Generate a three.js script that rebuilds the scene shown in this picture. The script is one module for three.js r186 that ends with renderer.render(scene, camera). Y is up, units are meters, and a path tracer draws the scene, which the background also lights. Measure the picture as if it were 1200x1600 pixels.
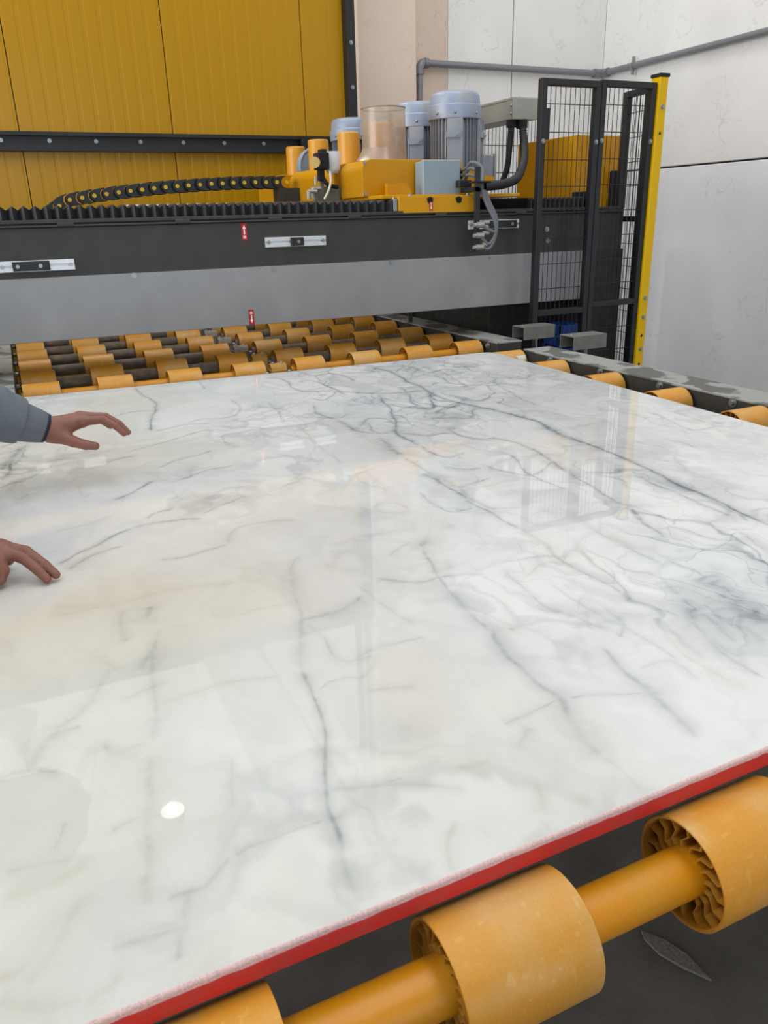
import * as THREE from 'three';
import { RoundedBoxGeometry } from 'three/addons/geometries/RoundedBoxGeometry.js';
import { mergeGeometries, mergeVertices } from 'three/addons/utils/BufferGeometryUtils.js';
import { MarchingCubes } from 'three/addons/objects/MarchingCubes.js';
import { RectAreaLightUniformsLib } from 'three/addons/lights/RectAreaLightUniformsLib.js';

// ---------------------------------------------------------------- camera, sky, daylight, exposure
const scene = new THREE.Scene();
const camera = new THREE.PerspectiveCamera(66.94, 1200 / 1600, 0.05, 60);
camera.rotation.order = 'YXZ';
camera.position.set(0, 1.5, 0);
camera.rotation.set(-0.36233, -0.42740, -0.02697);
const renderer = new THREE.WebGLRenderer();
renderer.toneMapping = THREE.LinearToneMapping;
renderer.toneMappingExposure = 0.94;
renderer.shadowMap.enabled = true;
RectAreaLightUniformsLib.init();
scene.background = new THREE.Color().setRGB(1.3, 1.4, 1.55);        // bright overcast sky outside the openings

const HALL = { x0: -7, x1: 5.3, z0: -12, z1: 7, h: 7 };
// unseen openings, sized and moved for the light: two roof lights, front and side doors
const ROOF = [[-3.6, -1.6, -5.2, 3], [1.2, 3.2, -5.2, 3]];       // x0, x1, z0, z1
const ROOF_FAR = [-1.9, 1.8, -11.2, -7.65];                           // milky sheet over the far bay
const DOOR_FRONT = [-4, 2, 0, 4];                               // x0, x1, y0, y1
const DOOR_LEFT = [-10, -1, 0, 5];                                // z0, z1, y0, y1
function daylight(name, w, h, [x, y, z], towards, color, intensity) {  // area lights added just inside the openings, on top of the sky
  const l = new THREE.RectAreaLight(new THREE.Color().setRGB(...color), intensity, w, h);
  l.name = name; l.position.set(x, y, z); l.lookAt(...towards); scene.add(l);
}
for (const [x0, x1, z0, z1] of ROOF) daylight('added_roof_daylight', x1 - x0, z1 - z0, [(x0 + x1) / 2, 6.95, (z0 + z1) / 2], [(x0 + x1) / 2, 0, (z0 + z1) / 2], [0.985, 0.995, 1.0], 3.0);
daylight('added_far_roof_daylight', 3.7, 3.55, [-0.05, 6.95, -9.425], [-0.05, 0, -9.425], [1, 1, 1], 0.45);
daylight('added_front_daylight', 6, 4, [-1, 2, 6.95], [-1, 2, 0], [0.95, 0.98, 1.06], 1.3);
daylight('added_side_daylight', 9, 5, [-6.95, 2.5, -5.5], [0, 2.5, -5.5], [0.98, 0.99, 1.0], 5.6);

// ---------------------------------------------------------------- helpers
let seed = 7;
const rnd = () => { seed = (seed * 1664525 + 1013904223) >>> 0; return seed / 4294967296; };
const hash = (x, y, s) => { let h = Math.imul(x, 374761393) ^ Math.imul(y, 668265263) ^ Math.imul(s, 2147483647 ^ 0x5bd1e995); h = Math.imul(h ^ (h >>> 13), 1274126177); return ((h ^ (h >>> 16)) >>> 0) / 4294967296; };
function noise(x, y, per, s) {                                        // value noise, repeats after per cells (0 = never)
  const xi = Math.floor(x), yi = Math.floor(y), fx = x - xi, fy = y - yi;
  const w = (n) => (per ? ((n % per) + per) % per : n);
  const u = fx * fx * (3 - 2 * fx), v = fy * fy * (3 - 2 * fy);
  const a = hash(w(xi), w(yi), s), b = hash(w(xi + 1), w(yi), s), c = hash(w(xi), w(yi + 1), s), d = hash(w(xi + 1), w(yi + 1), s);
  return a + (b - a) * u + (c - a) * v + (a - b - c + d) * u * v;
}
function fbm(x, y, per, s, oct = 4) { let v = 0, a = 0.5, t = 0; for (let i = 0; i < oct; i++) { v += a * noise(x, y, per, s + i); t += a; a *= 0.5; x *= 2; y *= 2; per *= 2; } return v / t; }
const mix = (a, b, t) => a + (b - a) * t;
const clamp = (x, a = 0, b = 1) => Math.min(b, Math.max(a, x));
const smooth = (a, b, x) => { const t = clamp((x - a) / (b - a)); return t * t * (3 - 2 * t); };
function tex(size, fn, { srgb = true, metres = 1, h = size } = {}) {   // fn(u, v) gives 0..255 values; the tile spans `metres`
  const data = new Uint8Array(size * h * 4);
  for (let j = 0; j < h; j++) for (let i = 0; i < size; i++) {
    const c = fn(i / size, j / h), o = (j * size + i) * 4;
    data[o] = clamp(c[0], 0, 255); data[o + 1] = clamp(c[1], 0, 255); data[o + 2] = clamp(c[2], 0, 255); data[o + 3] = 255;
  }
  const t = new THREE.DataTexture(data, size, h);
  t.wrapS = t.wrapT = THREE.RepeatWrapping; t.magFilter = THREE.LinearFilter; t.minFilter = THREE.LinearMipmapLinearFilter; t.generateMipmaps = true;
  if (srgb) t.colorSpace = THREE.SRGBColorSpace;
  t.repeat.set(1 / metres, 1 / metres); t.needsUpdate = true;
  return t;
}
const mat = (color, roughness = 0.5, o = {}) => new THREE.MeshStandardMaterial({ color, roughness, ...o });

// uv in metres by the main direction of each face
function metreUV(geo) {
  const g = geo.index ? geo.toNonIndexed() : geo, p = g.attributes.position, uv = new Float32Array(p.count * 2);
  const A = new THREE.Vector3(), B = new THREE.Vector3(), C = new THREE.Vector3(), N = new THREE.Vector3();
  for (let i = 0; i < p.count; i += 3) {
    A.fromBufferAttribute(p, i); B.fromBufferAttribute(p, i + 1); C.fromBufferAttribute(p, i + 2);
    N.crossVectors(B.clone().sub(A), C.clone().sub(A)); const ax = Math.abs(N.x), ay = Math.abs(N.y), az = Math.abs(N.z);
    [A, B, C].forEach((P, k) => { const q = ay >= ax && ay >= az ? [P.x, P.z] : ax >= az ? [P.z, P.y] : [P.x, P.y]; uv[(i + k) * 2] = q[0]; uv[(i + k) * 2 + 1] = q[1]; });
  }
  g.setAttribute('uv', new THREE.BufferAttribute(uv, 2));
  return g;
}
const clean = (g) => { const n = g.index ? g.toNonIndexed() : g; for (const k of Object.keys(n.attributes)) if (!['position', 'normal', 'uv'].includes(k)) n.deleteAttribute(k); if (!n.attributes.normal) n.computeVertexNormals(); if (!n.attributes.uv) n.setAttribute('uv', new THREE.BufferAttribute(new Float32Array(n.attributes.position.count * 2), 2)); n.morphAttributes = {}; return n; };
const join = (...gs) => mergeGeometries(gs.flat().map(clean));
const span = (x0, x1, y0, y1, z0, z1) => new THREE.BoxGeometry(x1 - x0, y1 - y0, Math.abs(z1 - z0)).translate((x0 + x1) / 2, (y0 + y1) / 2, (z0 + z1) / 2);
const rspan = (x0, x1, y0, y1, z0, z1, r = 0.005, s = 2) => new RoundedBoxGeometry(x1 - x0, y1 - y0, Math.abs(z1 - z0), s, Math.min(r, (x1 - x0) / 2.01, (y1 - y0) / 2.01, Math.abs(z1 - z0) / 2.01)).translate((x0 + x1) / 2, (y0 + y1) / 2, (z0 + z1) / 2);
const cylY = (r, y0, y1, x, z, n = 32, r2 = r) => new THREE.CylinderGeometry(r2, r, y1 - y0, n).translate(x, (y0 + y1) / 2, z);
const cylZ = (r, z0, z1, x, y, n = 20) => new THREE.CylinderGeometry(r, r, Math.abs(z1 - z0), n).rotateX(Math.PI / 2).translate(x, y, (z0 + z1) / 2);
const cylX = (r, x0, x1, y, z, n = 20) => new THREE.CylinderGeometry(r, r, x1 - x0, n).rotateZ(Math.PI / 2).translate((x0 + x1) / 2, y, z);
const latheY = (pts, x, z, n = 40) => new THREE.LatheGeometry(pts.map((p) => new THREE.Vector2(...p)), n).translate(x, 0, z);
const tube = (pts, r, n = 40, sides = 10) => new THREE.TubeGeometry(new THREE.CatmullRomCurve3(pts.map((p) => new THREE.Vector3(...p))), n, r, sides);
function bolt(x, y, z, axis, r = 0.009, h = 0.007) {                   // hexagon head on a washer, looking along axis
  const g = join(new THREE.CylinderGeometry(r * 1.5, r * 1.5, h * 0.3, 18).translate(0, h * 0.15, 0), new THREE.CylinderGeometry(r * 0.9, r, h, 6).translate(0, h * 0.7, 0));
  if (axis === 'z') g.rotateX(Math.PI / 2); if (axis === '-x') g.rotateZ(Math.PI / 2); if (axis === 'x') g.rotateZ(-Math.PI / 2);
  return g.translate(x, y, z);
}
const prism = (pts, z0, z1) => new THREE.ExtrudeGeometry(new THREE.Shape(pts.map((p) => new THREE.Vector2(...p))), { depth: z1 - z0, bevelEnabled: false }).translate(0, 0, z0);

const taken = new Map();
const numbered = (n) => { const k = taken.get(n) ?? 0; taken.set(n, k + 1); return k ? `${n}_${String(k).padStart(3, '0')}` : n; };
function thing(name, label, category, base = [0, 0, 0], group) {       // children are given in hall coordinates and moved to the base
  const o = new THREE.Group(); o.name = numbered(name); o.position.set(...base); scene.add(o);
  o.userData = { label, category }; if (group) o.userData.group = group;
  o.base = base; return o;
}
function structure(name, label, base = [0, 0, 0]) { const o = new THREE.Group(); o.name = name; o.position.set(...base); o.base = base; o.userData = { kind: 'structure', label, category: name.split('_')[0] }; scene.add(o); return o; }
function part(parent, name, geo, material, { uv = true, label, kind } = {}) {
  let g = Array.isArray(geo) ? join(geo) : clean(geo);
  if (uv) g = metreUV(g);
  let top = parent; while (top.parent && top.parent !== scene) top = top.parent;
  const b = top.base ?? [0, 0, 0];
  g.translate(-b[0], -b[1], -b[2]);
  const m = new THREE.Mesh(g, material); m.name = name; parent.add(m);
  if (label) m.userData.label = label;
  if (kind) m.userData.kind = kind;
  return m;
}
function placed(parent, name, geo, material, [x, y, z]) {              // shared geometry at a place of its own (in the parent's axes)
  const m = new THREE.Mesh(geo, material); m.name = name; m.position.set(x, y, z); parent.add(m); return m;
}
// ---------------------------------------------------------------- materials
const speck = (r, g, b, amp, metres, size = 256, cells = 16) => tex(size, (u, v) => { const n = (fbm(u * cells, v * cells, cells, 11, 4) - 0.5) * 2 * amp, f = (hash(Math.floor(u * size), Math.floor(v * size), 3) - 0.5) * amp * 0.5; return [r + n + f, g + n + f, b + n + f]; }, { metres });
// painted concrete with small scuffs and hairline marks
const concreteField = new Float32Array(1024 * 1024);
for (let j = 0; j < 1024; j++) for (let i = 0; i < 1024; i++) {
  const u = i / 1024, v = j / 1024, n = (fbm(u * 6, v * 6, 6, 21, 5) - 0.5) * 14, f = (hash(i, j, 5) - 0.5) * 6;
  const where = fbm(u * 10, v * 10, 10, 51, 2), scr = where > 0.6 ? smooth(0.012, 0.0, Math.abs(fbm(u * 8, v * 8, 8, 33, 4) - 0.5)) * smooth(0.62, 0.72, where) : 0;
  const pit = smooth(0.8, 0.86, noise(u * 90, v * 90, 90, 61)) * smooth(0.55, 0.7, where);
  concreteField[j * 1024 + i] = n + f - scr * 14 - pit * 8;
}
const concreteMap = (r, g, b) => tex(1024, (u, v) => { const d = concreteField[Math.round(v * 1024) * 1024 + Math.round(u * 1024)]; return [r + d, g + d, b + d * 0.95]; }, { metres: 2.4 });
const plasterBump = tex(512, (u, v) => { const n = 128 + (fbm(u * 24, v * 24, 24, 81, 4) - 0.5) * 120; return [n, n, n]; }, { srgb: false, metres: 1.2 });
const sleeveMap = tex(512, (u, v) => {                                  // orange plastic rubbed pale in blotches
  const a = smooth(0.36, 0.66, fbm(u * 5, v * 5, 5, 91, 5)), b = smooth(0.6, 0.8, fbm(u * 18, v * 18, 18, 95, 3)), c = smooth(0.86, 0.9, noise(u * 70, v * 70, 70, 97));
  const n = (hash(Math.floor(u * 512), Math.floor(v * 512), 9) - 0.5) * 8;
  return [mix(205, 204, a) + b * 4 + c * 4 + n, mix(143, 155, a) + b * 5 + c * 10 + n, mix(44, 84, a) + b * 10 + c * 20 + n];
}, { metres: 0.5 });
const dustyTubeMap = tex(256, (u, v) => { const a = smooth(0.35, 0.7, fbm(u * 6, v * 12, 6, 101, 4)), n = (hash(Math.floor(u * 256), Math.floor(v * 256), 4) - 0.5) * 10; return [mix(128, 98, a) + n, mix(106, 90, a) + n, mix(84, 82, a) + n]; }, { metres: 0.4 });
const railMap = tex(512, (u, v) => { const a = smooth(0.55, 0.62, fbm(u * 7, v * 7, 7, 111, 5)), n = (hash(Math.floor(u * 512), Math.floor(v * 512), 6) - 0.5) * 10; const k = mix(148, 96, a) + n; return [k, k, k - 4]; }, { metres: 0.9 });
const plateMap = tex(512, (u, v) => { const a = (fbm(u * 8, v * 8, 8, 121, 5) - 0.5) * 16, b = 0, n = (hash(Math.floor(u * 512), Math.floor(v * 512), 7) - 0.5) * 5; const k = 152 + a + b + n; return [k - 2, k, k + 2]; }, { metres: 1.1 });
const woolBump = tex(256, (u, v) => { const k = 128 + 90 * Math.sin(u * Math.PI * 2 * 40) * Math.abs(Math.sin((v * 60 + Math.floor(u * 80) % 2 * 0.5) * Math.PI)); return [k, k, k]; }, { srgb: false, metres: 0.12 });
const dustMap = (r, g, b, dr, dg, db, s, metres = 0.7) => tex(256, (u, v) => { const a = smooth(0.4, 0.72, fbm(u * 6, v * 6, 6, s, 5)), n = (hash(Math.floor(u * 256), Math.floor(v * 256), 8) - 0.5) * 6; return [mix(r, dr, a) + n, mix(g, dg, a) + n, mix(b, db, a) + n]; }, { metres });

const M = {
  wallUpper: new THREE.MeshStandardMaterial({ map: concreteMap(236, 234, 230), roughness: 0.85, bumpMap: plasterBump, bumpScale: 0.002 }),
  wallLower: new THREE.MeshStandardMaterial({ map: concreteMap(238, 237, 240), roughness: 0.85, bumpMap: plasterBump, bumpScale: 0.003 }),
  wallWarmLit: new THREE.MeshStandardMaterial({ map: concreteMap(222, 202, 185), roughness: 0.85, bumpMap: plasterBump, bumpScale: 0.002 }),  // warm light falling on pillar and panel, put into the wall colour
  joint: mat(0x55524e, 0.95),
  ceiling: mat(0xd9d9d6, 0.9),
  hallWall: mat(0xcfcdc8, 0.9),
  floor: new THREE.MeshStandardMaterial({ map: speck(96, 92, 86, 18, 1.6, 512, 12), roughness: 0.7 }),
  panelYellow: new THREE.MeshPhysicalMaterial({ color: 0xb08206, roughness: 0.3, specularIntensity: 0.6 }),
  black: mat(0x17191d, 0.45),
  blackMatt: mat(0x141518, 0.8),
  fence: mat(0x15181d, 0.5),
  wire: mat(0x1a1d22, 0.45),
  postYellow: new THREE.MeshPhysicalMaterial({ color: 0xe0b400, roughness: 0.4, specularIntensity: 0.5 }),
  zinc: mat(0x9aa0a3, 0.35, { metalness: 0.8 }),
  steelDull: mat(0xa6a8a2, 0.42, { metalness: 0.45 }),
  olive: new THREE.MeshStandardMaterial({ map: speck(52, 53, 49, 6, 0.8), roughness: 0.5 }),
  plate: new THREE.MeshStandardMaterial({ map: plateMap, roughness: 0.42, metalness: 0.25 }),
  legDark: new THREE.MeshStandardMaterial({ map: speck(48, 46, 43, 12, 0.5), roughness: 0.7 }),
  rubber: mat(0x14161a, 0.55),
  whitePlastic: mat(0xe4e6e4, 0.5),
  alu: mat(0xd8dde0, 0.35, { metalness: 0.35 }),
  hood: new THREE.MeshPhysicalMaterial({ map: dustMap(196, 136, 4, 194, 140, 26, 141), roughness: 0.36, specularIntensity: 0.6 }),
  yellowPaint: new THREE.MeshPhysicalMaterial({ map: dustMap(206, 148, 6, 200, 148, 30, 151), roughness: 0.35, specularIntensity: 0.6 }),
  cylinderYellow: new THREE.MeshStandardMaterial({ map: dustMap(216, 152, 30, 210, 156, 64, 161), roughness: 0.4 }),
  motorGrey: new THREE.MeshStandardMaterial({ map: dustMap(138, 146, 158, 158, 160, 164, 171), roughness: 0.45, metalness: 0.15 }),
  motorCap: new THREE.MeshStandardMaterial({ map: dustMap(146, 158, 180, 162, 166, 174, 181), roughness: 0.38, metalness: 0.1 }),
  boxBlue: mat(0x8b9ca8, 0.42),
  cableGrey: mat(0x63666b, 0.55),
  conduit: mat(0x23272a, 0.5),
  tank: new THREE.MeshPhysicalMaterial({ map: dustMap(228, 216, 198, 218, 203, 182, 191, 0.4), roughness: 0.28, transmission: 0.74, thickness: 0, side: THREE.DoubleSide }),
  milky: new THREE.MeshPhysicalMaterial({ color: 0xe8edf2, roughness: 0.4, transmission: 0.4, thickness: 0 }),
  cabinetFront: new THREE.MeshPhysicalMaterial({ color: 0xcb8e06, roughness: 0.35, specularIntensity: 0.6 }),
  sleeve: new THREE.MeshStandardMaterial({ map: sleeveMap, roughness: 0.45 }),
  tubeYellow: new THREE.MeshStandardMaterial({ map: dustMap(206, 134, 8, 200, 138, 28, 211, 0.4), roughness: 0.4 }),
  tubeDusty: new THREE.MeshStandardMaterial({ map: dustyTubeMap, roughness: 0.75 }),
  web: mat(0xb97f24, 0.6),
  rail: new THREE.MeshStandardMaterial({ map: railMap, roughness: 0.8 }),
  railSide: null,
  bearing: new THREE.MeshStandardMaterial({ map: dustMap(150, 142, 128, 118, 110, 98, 221, 0.2), roughness: 0.8 }),
  bearingYellow: new THREE.MeshStandardMaterial({ map: dustMap(190, 140, 62, 150, 122, 84, 231, 0.2), roughness: 0.75 }),
  pipe: mat(0x888a8e, 0.45, { metalness: 0.5 }),
  chain: mat(0x24262a, 0.5), chainPin: mat(0xd8b52a, 0.5),
  cover: new THREE.MeshStandardMaterial({ map: speck(112, 113, 108, 10, 0.4), roughness: 0.55 }),
  red: new THREE.MeshStandardMaterial({ map: dustMap(200, 44, 42, 188, 56, 54, 241, 0.08), roughness: 0.5 }),
  crateBlue: mat(0x1f4a9a, 0.5), wood: mat(0x8a5a30, 0.7),
  skin: mat(0x855648, 0.55), sweater: new THREE.MeshStandardMaterial({ color: 0x666d74, roughness: 0.95, bumpMap: woolBump, bumpScale: 0.0006 }),
  navy: mat(0x1d2436, 0.9), shirt: mat(0xa9bad6, 0.85), hair: mat(0x3a3532, 0.8), trousers: mat(0x252a36, 0.9), shoe: mat(0x1d1a18, 0.6), eye: mat(0xf0eeea, 0.3),
};
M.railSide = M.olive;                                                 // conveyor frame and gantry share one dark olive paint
// ---------------------------------------------------------------- the hall
{
  const f = structure('floor', 'dark grey concrete factory floor');
  part(f, 'slab', span(-7.2, 5.5, -0.2, 0, -12.2, 7.2), M.floor);
  // right wall: two rows of precast panels with an open joint between them
  const r = structure('wall_right', 'off-white precast concrete wall beside the fence');
  part(r, 'backing', span(5.36, 5.5, 0, 7, -6.7, 7.2), M.joint);
  part(r, 'lower_panel', rspan(5.3, 5.36, 0, 1.842, -6.5, 7, 0.006), M.wallLower);
  part(r, 'upper_panel', rspan(5.3, 5.36, 1.856, 7, -6.5, 7, 0.006), M.wallUpper);
  // back wall behind the machine, its pillar and panels
  const b = structure('wall_back', 'pale back wall with a pillar behind the machine, warm light painted on as beige');
  part(b, 'backing', span(2.68, 5.5, 0, 7, -6.7, -6.56), M.joint);
  part(b, 'warm_lit_panel', span(2.70, 3.66, 0, 7, -6.56, -6.5), M.wallWarmLit, { label: 'wall panel with warm light painted in as beige' });
  part(b, 'white_panel', span(3.664, 4.298, 0, 7, -6.56, -6.5), M.wallUpper, { label: 'off-white wall panel' });
  part(b, 'white_panel', span(4.312, 5.3, 0, 7, -6.56, -6.5), M.wallUpper, { label: 'off-white wall panel' });
  part(b, 'pillar', rspan(2.755, 3.262, 0, 7, -6.5, -6.3, 0.008), M.wallWarmLit, { label: 'square pillar with warm light painted in as beige' });
  // rest of the hall
  const n = structure('wall_rear', 'rear wall of the hall beyond the yellow partition');
  part(n, 'panel', span(-7.2, 2.7, 0, 7, -12.2, -12), M.hallWall);
  part(n, 'return_panel', span(2.7, 2.74, 0, 7, -12, -6.7), M.hallWall);
  const l = structure('wall_left', 'left wall of the hall with its wide side door opening');
  part(l, 'panel', [span(-7.2, -7, 0, 7, -12, DOOR_LEFT[0]), span(-7.2, -7, 0, 7, DOOR_LEFT[1], 7.2), span(-7.2, -7, DOOR_LEFT[3], 7, DOOR_LEFT[0], DOOR_LEFT[1])], M.hallWall);
  const w = structure('wall_front', 'front wall of the hall with an added unseen door opening behind the photographer');
  part(w, 'panel', [span(-7, DOOR_FRONT[0], 0, 7, 7, 7.2), span(DOOR_FRONT[1], 5.5, 0, 7, 7, 7.2), span(DOOR_FRONT[0], DOOR_FRONT[1], DOOR_FRONT[3], 7, 7, 7.2)], M.hallWall);
  // ceiling with its roof-light openings
  const c = structure('ceiling', 'white ceiling of the hall with roof lights');
  const holes = [...ROOF, ROOF_FAR], xs = [-7.2, 5.5, ...holes.flatMap((q) => [q[0], q[1]])].sort((p, q) => p - q), zs = [-12.2, 7.2, ...holes.flatMap((q) => [q[2], q[3]])].sort((p, q) => p - q), gs = [];
  for (let i = 0; i + 1 < xs.length; i++) for (let j = 0; j + 1 < zs.length; j++) {
    if (xs[i + 1] - xs[i] < 1e-6 || zs[j + 1] - zs[j] < 1e-6) continue;
    const cx = (xs[i] + xs[i + 1]) / 2, cz = (zs[j] + zs[j + 1]) / 2;
    if (holes.some((q) => cx > q[0] && cx < q[1] && cz > q[2] && cz < q[3])) continue;
    gs.push(span(xs[i], xs[i + 1], 7, 7.2, zs[j], zs[j + 1]));
  }
  part(c, 'ceiling_panel', gs, M.ceiling);
  part(c, 'roof_sheet', span(ROOF_FAR[0], ROOF_FAR[1], 7.05, 7.055, ROOF_FAR[2], ROOF_FAR[3]), M.milky, { label: 'milky translucent roof sheet' });
  for (const x of [2.5, -3.4]) part(c, 'purlin', span(x, x + 0.14, 6.8, 7, -12, 7), M.ceiling);
}
// steel water pipe along both walls
{
  const t = thing('wall_pipe', 'grey steel pipe running along the back and right walls', 'pipe', [5.25, 2.64, -6.45]);
  const y = 2.69, xr = 5.255, zb = -6.455, r = 0.026;
  part(t, 'pipe_run', cylZ(r, zb, 6.9, xr, y, 18), M.pipe);
  part(t, 'pipe_run', cylX(r, 3.41, xr, y, zb, 18), M.pipe);
  part(t, 'pipe_drop', cylY(r, 0.4, y - 0.04, 3.37, zb, 18), M.pipe);
  part(t, 'elbow', [new THREE.TorusGeometry(0.05, 0.034, 12, 12, Math.PI / 2).rotateZ(Math.PI / 2).translate(3.42, y - 0.05, zb), cylX(0.038, 3.415, 3.45, y, zb, 18), cylY(0.038, y - 0.085, y - 0.05, 3.37, zb, 18)], M.pipe, { label: 'pale pipe elbow' });
  part(t, 'elbow', [new THREE.SphereGeometry(0.038, 16, 12).translate(xr, y, zb), cylX(0.037, xr - 0.09, xr - 0.03, y, zb, 18), cylZ(0.037, zb + 0.03, zb + 0.09, xr, y, 18)], M.pipe);
  for (const z of [-6.04, -4.4, -2.8, -1.2]) part(t, 'clamp', [cylZ(0.034, z - 0.012, z + 0.012, xr, y, 18), span(xr, 5.302, y - 0.012, y + 0.012, z - 0.012, z + 0.012), span(xr - 0.012, xr + 0.012, y - 0.07, y + 0.07, z - 0.008, z + 0.008)], M.zinc);
}
// yellow sandwich-panel partition behind the machine
{
  const t = thing('panel_partition', 'tall glossy yellow partition of ribbed panels in a black steel frame', 'partition', [1, 0, -6.22]);
  const w = 1.0105, x1 = 2.59, top = 3.85;
  const ribs = (xa, xb) => {                                           // micro-ribbed sheet: shallow flats with small steps
    const s = [[xa, -6.28], [xa, -6.2]]; const n = Math.round((xb - xa) / 0.101), p = (xb - xa) / n;
    for (let i = 0; i < n; i++) { const q = xa + i * p; s.push([q + p * 0.08, -6.2], [q + p * 0.16, -6.1990], [q + p * 0.80, -6.1990], [q + p * 0.88, -6.2]); }
    s.push([xb, -6.2], [xb, -6.28]);
    const g = new THREE.ExtrudeGeometry(new THREE.Shape(s.map((q) => new THREE.Vector2(q[0], -q[1]))), { depth: top, bevelEnabled: false });
    return g.rotateX(-Math.PI / 2).translate(0, 0, 0);
  };
  const edges = [2.255 + w * 0.33]; for (let x = 2.255; x > -6.8; x -= w) edges.unshift(x);
  for (let i = 0; i + 1 < edges.length; i++) part(t, 'panel', ribs(edges[i] + 0.003, edges[i + 1] - 0.003), M.panelYellow);
  part(t, 'seam_backing', span(edges[0], 2.6, 0, top, -6.30, -6.282), M.blackMatt);
  const rail = part(t, 'rail', [span(edges[0], 2.6, 1.985, 2.092, -6.195, -6.17), span(edges[0], 2.6, 2.074, 2.098, -6.195, -6.13), span(edges[0], 2.6, 1.98, 2.004, -6.195, -6.13)], M.black, { label: 'black channel rail' });
  for (let x = 1.902; x > -6.5; x -= 0.2985) part(rail, 'bolt', bolt(x, 2.045, -6.168, 'z', 0.009), M.zinc);
  part(rail, 'end_plate', span(2.18, 2.3, 2.0, 2.085, -6.128, -6.115), M.black);
  const post = part(t, 'post', [span(2.585, 2.66, 0, top, -6.2, -6.13), span(2.585, 2.6, 0, top, -6.13, -6.115)], M.black, { label: 'black steel edge post' });
  for (let y = 0.36; y < top; y += 0.297) part(post, 'bolt', bolt(2.625, y, -6.128, 'z', 0.01), M.zinc);
  part(t, 'top_rail', [span(edges[0], 2.66, top - 0.02, top + 0.09, -6.28, -6.13)], M.black, { label: 'black top rail' });
}
{ const t = thing('conduit_pipe', 'thin grey conduit rising beside the black post of the partition', 'pipe', [2.70, 0, -6.44]);
  part(t, 'tube', [cylY(0.012, 0, 6.9, 2.695, -6.47, 12), cylY(0.012, 0, 6.9, 2.728, -6.47, 12)], M.pipe); for (let y = 0.6; y < 6.5; y += 0.7) part(t, 'clip', span(2.678, 2.745, y, y + 0.02, -6.49, -6.455), M.zinc); }
// high-bay lamps under the ceiling; one is switched on
function highBay(label, x, y, z, on) {
  const k = on ? 0.82 : 1.25, t = thing('high_bay_lamp', label, 'lamp', [x, y, z]);
  part(t, 'shade', latheY([[0.16, 0], [0.165, 0.012], [0.157, 0.06], [0.125, 0.16], [0.085, 0.22], [0.08, 0.22], [0.12, 0.155], [0.15, 0.06], [0.155, 0.004], [0.16, 0]].map(([r, h]) => [r * k, y + h]), x, z, 36), mat(0x9a9c9c, 0.5, { side: THREE.DoubleSide }));
  part(t, 'housing', cylY(0.085, y + 0.215, y + 0.42, x, z, 24, 0.07), mat(0x8a8c8c, 0.5));
  part(t, 'hanger', cylY(0.008, y + 0.42, 7, x, z, 8), M.zinc);
  part(t, 'lens', cylY(0.15 * k, y + 0.008, y + 0.014, x, z, 36), on ? mat(0xffffff, 0.4, { emissive: new THREE.Color().setRGB(1, 0.93, 0.82), emissiveIntensity: 5 }) : mat(0xc9cbc8, 0.25));
  if (on) { const l = new THREE.SpotLight(new THREE.Color().setRGB(1, 0.93, 0.82), 26, 0, 1.1, 0.6, 2); l.name = 'lamp_light'; l.shadow.radius = 3; l.castShadow = true; l.position.set(0, -0.01, 0); l.target.position.set(0, -3, 0); t.add(l); t.add(l.target); l.target.name = 'lamp_aim'; }
}
highBay('lit high-bay ceiling lamp mirrored in the marble slab', 0.61, 6.1, -6.95, true);
highBay('unlit bell-shaped high-bay lamp hanging lower beyond the yellow partition', -0.70, 5.0, -7.70, false);
// ---------------------------------------------------------------- roller conveyor
const R_SLEEVE = 0.0635, R_TUBE = 0.028, Y_ROLL = 0.8735 - R_SLEEVE;
const LEN = 0.15;
const sleeveGeo = (() => {                                             // hollow plastic ring along x, centred at the origin
  const h = LEN / 2, o = R_SLEEVE, i = R_SLEEVE - 0.0042, e = 0.0012;
  const g = new THREE.LatheGeometry([[i, -h + e], [i + e, -h], [o - e, -h], [o, -h + e], [o, h - e], [o - e, h], [i + e, h], [i, h - e], [i, -h + e]].map((p) => new THREE.Vector2(...p)), 56);
  const uv = g.attributes.uv, p = g.attributes.position; for (let k = 0; k < uv.count; k++) uv.setXY(k, uv.getX(k) * 0.4, p.getY(k));
  return clean(g.rotateZ(-Math.PI / 2));
})();
const webGeo = (() => {                                                // one kinked spoke between tube and sleeve
  const path = [[0.0255, 0], [0.036, 0.0], [0.045, 0.0125], [0.0585, 0.0125]], th = 0.0013, s = [];
  for (const [r, a] of path) s.push([r, a + th]); for (const [r, a] of [...path].reverse()) s.push([r, a - th]);
  return clean(new THREE.ExtrudeGeometry(new THREE.Shape(s.map((q) => new THREE.Vector2(...q))), { depth: LEN - 0.012, bevelEnabled: false }).translate(0, 0, -(LEN - 0.012) / 2).rotateY(Math.PI / 2));
})();
const WEBS = 16;
const webbingGeo = join(Array.from({ length: WEBS }, (_, k) => webGeo.clone().rotateX(k / WEBS * Math.PI * 2)));
const tubeGeoOf = new Map();
function tubeGeo(len) {
  const k = len.toFixed(4); if (!tubeGeoOf.has(k)) { const g = clean(new THREE.CylinderGeometry(R_TUBE, R_TUBE, len, 28).rotateZ(-Math.PI / 2)); const uv = g.attributes.uv, p = g.attributes.position; for (let i = 0; i < uv.count; i++) uv.setXY(i, uv.getX(i) * 0.18, p.getX(i)); tubeGeoOf.set(k, g); } return tubeGeoOf.get(k);
}
const shaftGeo = clean(new THREE.CylinderGeometry(0.011, 0.011, 0.016, 14).rotateZ(-Math.PI / 2));
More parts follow.
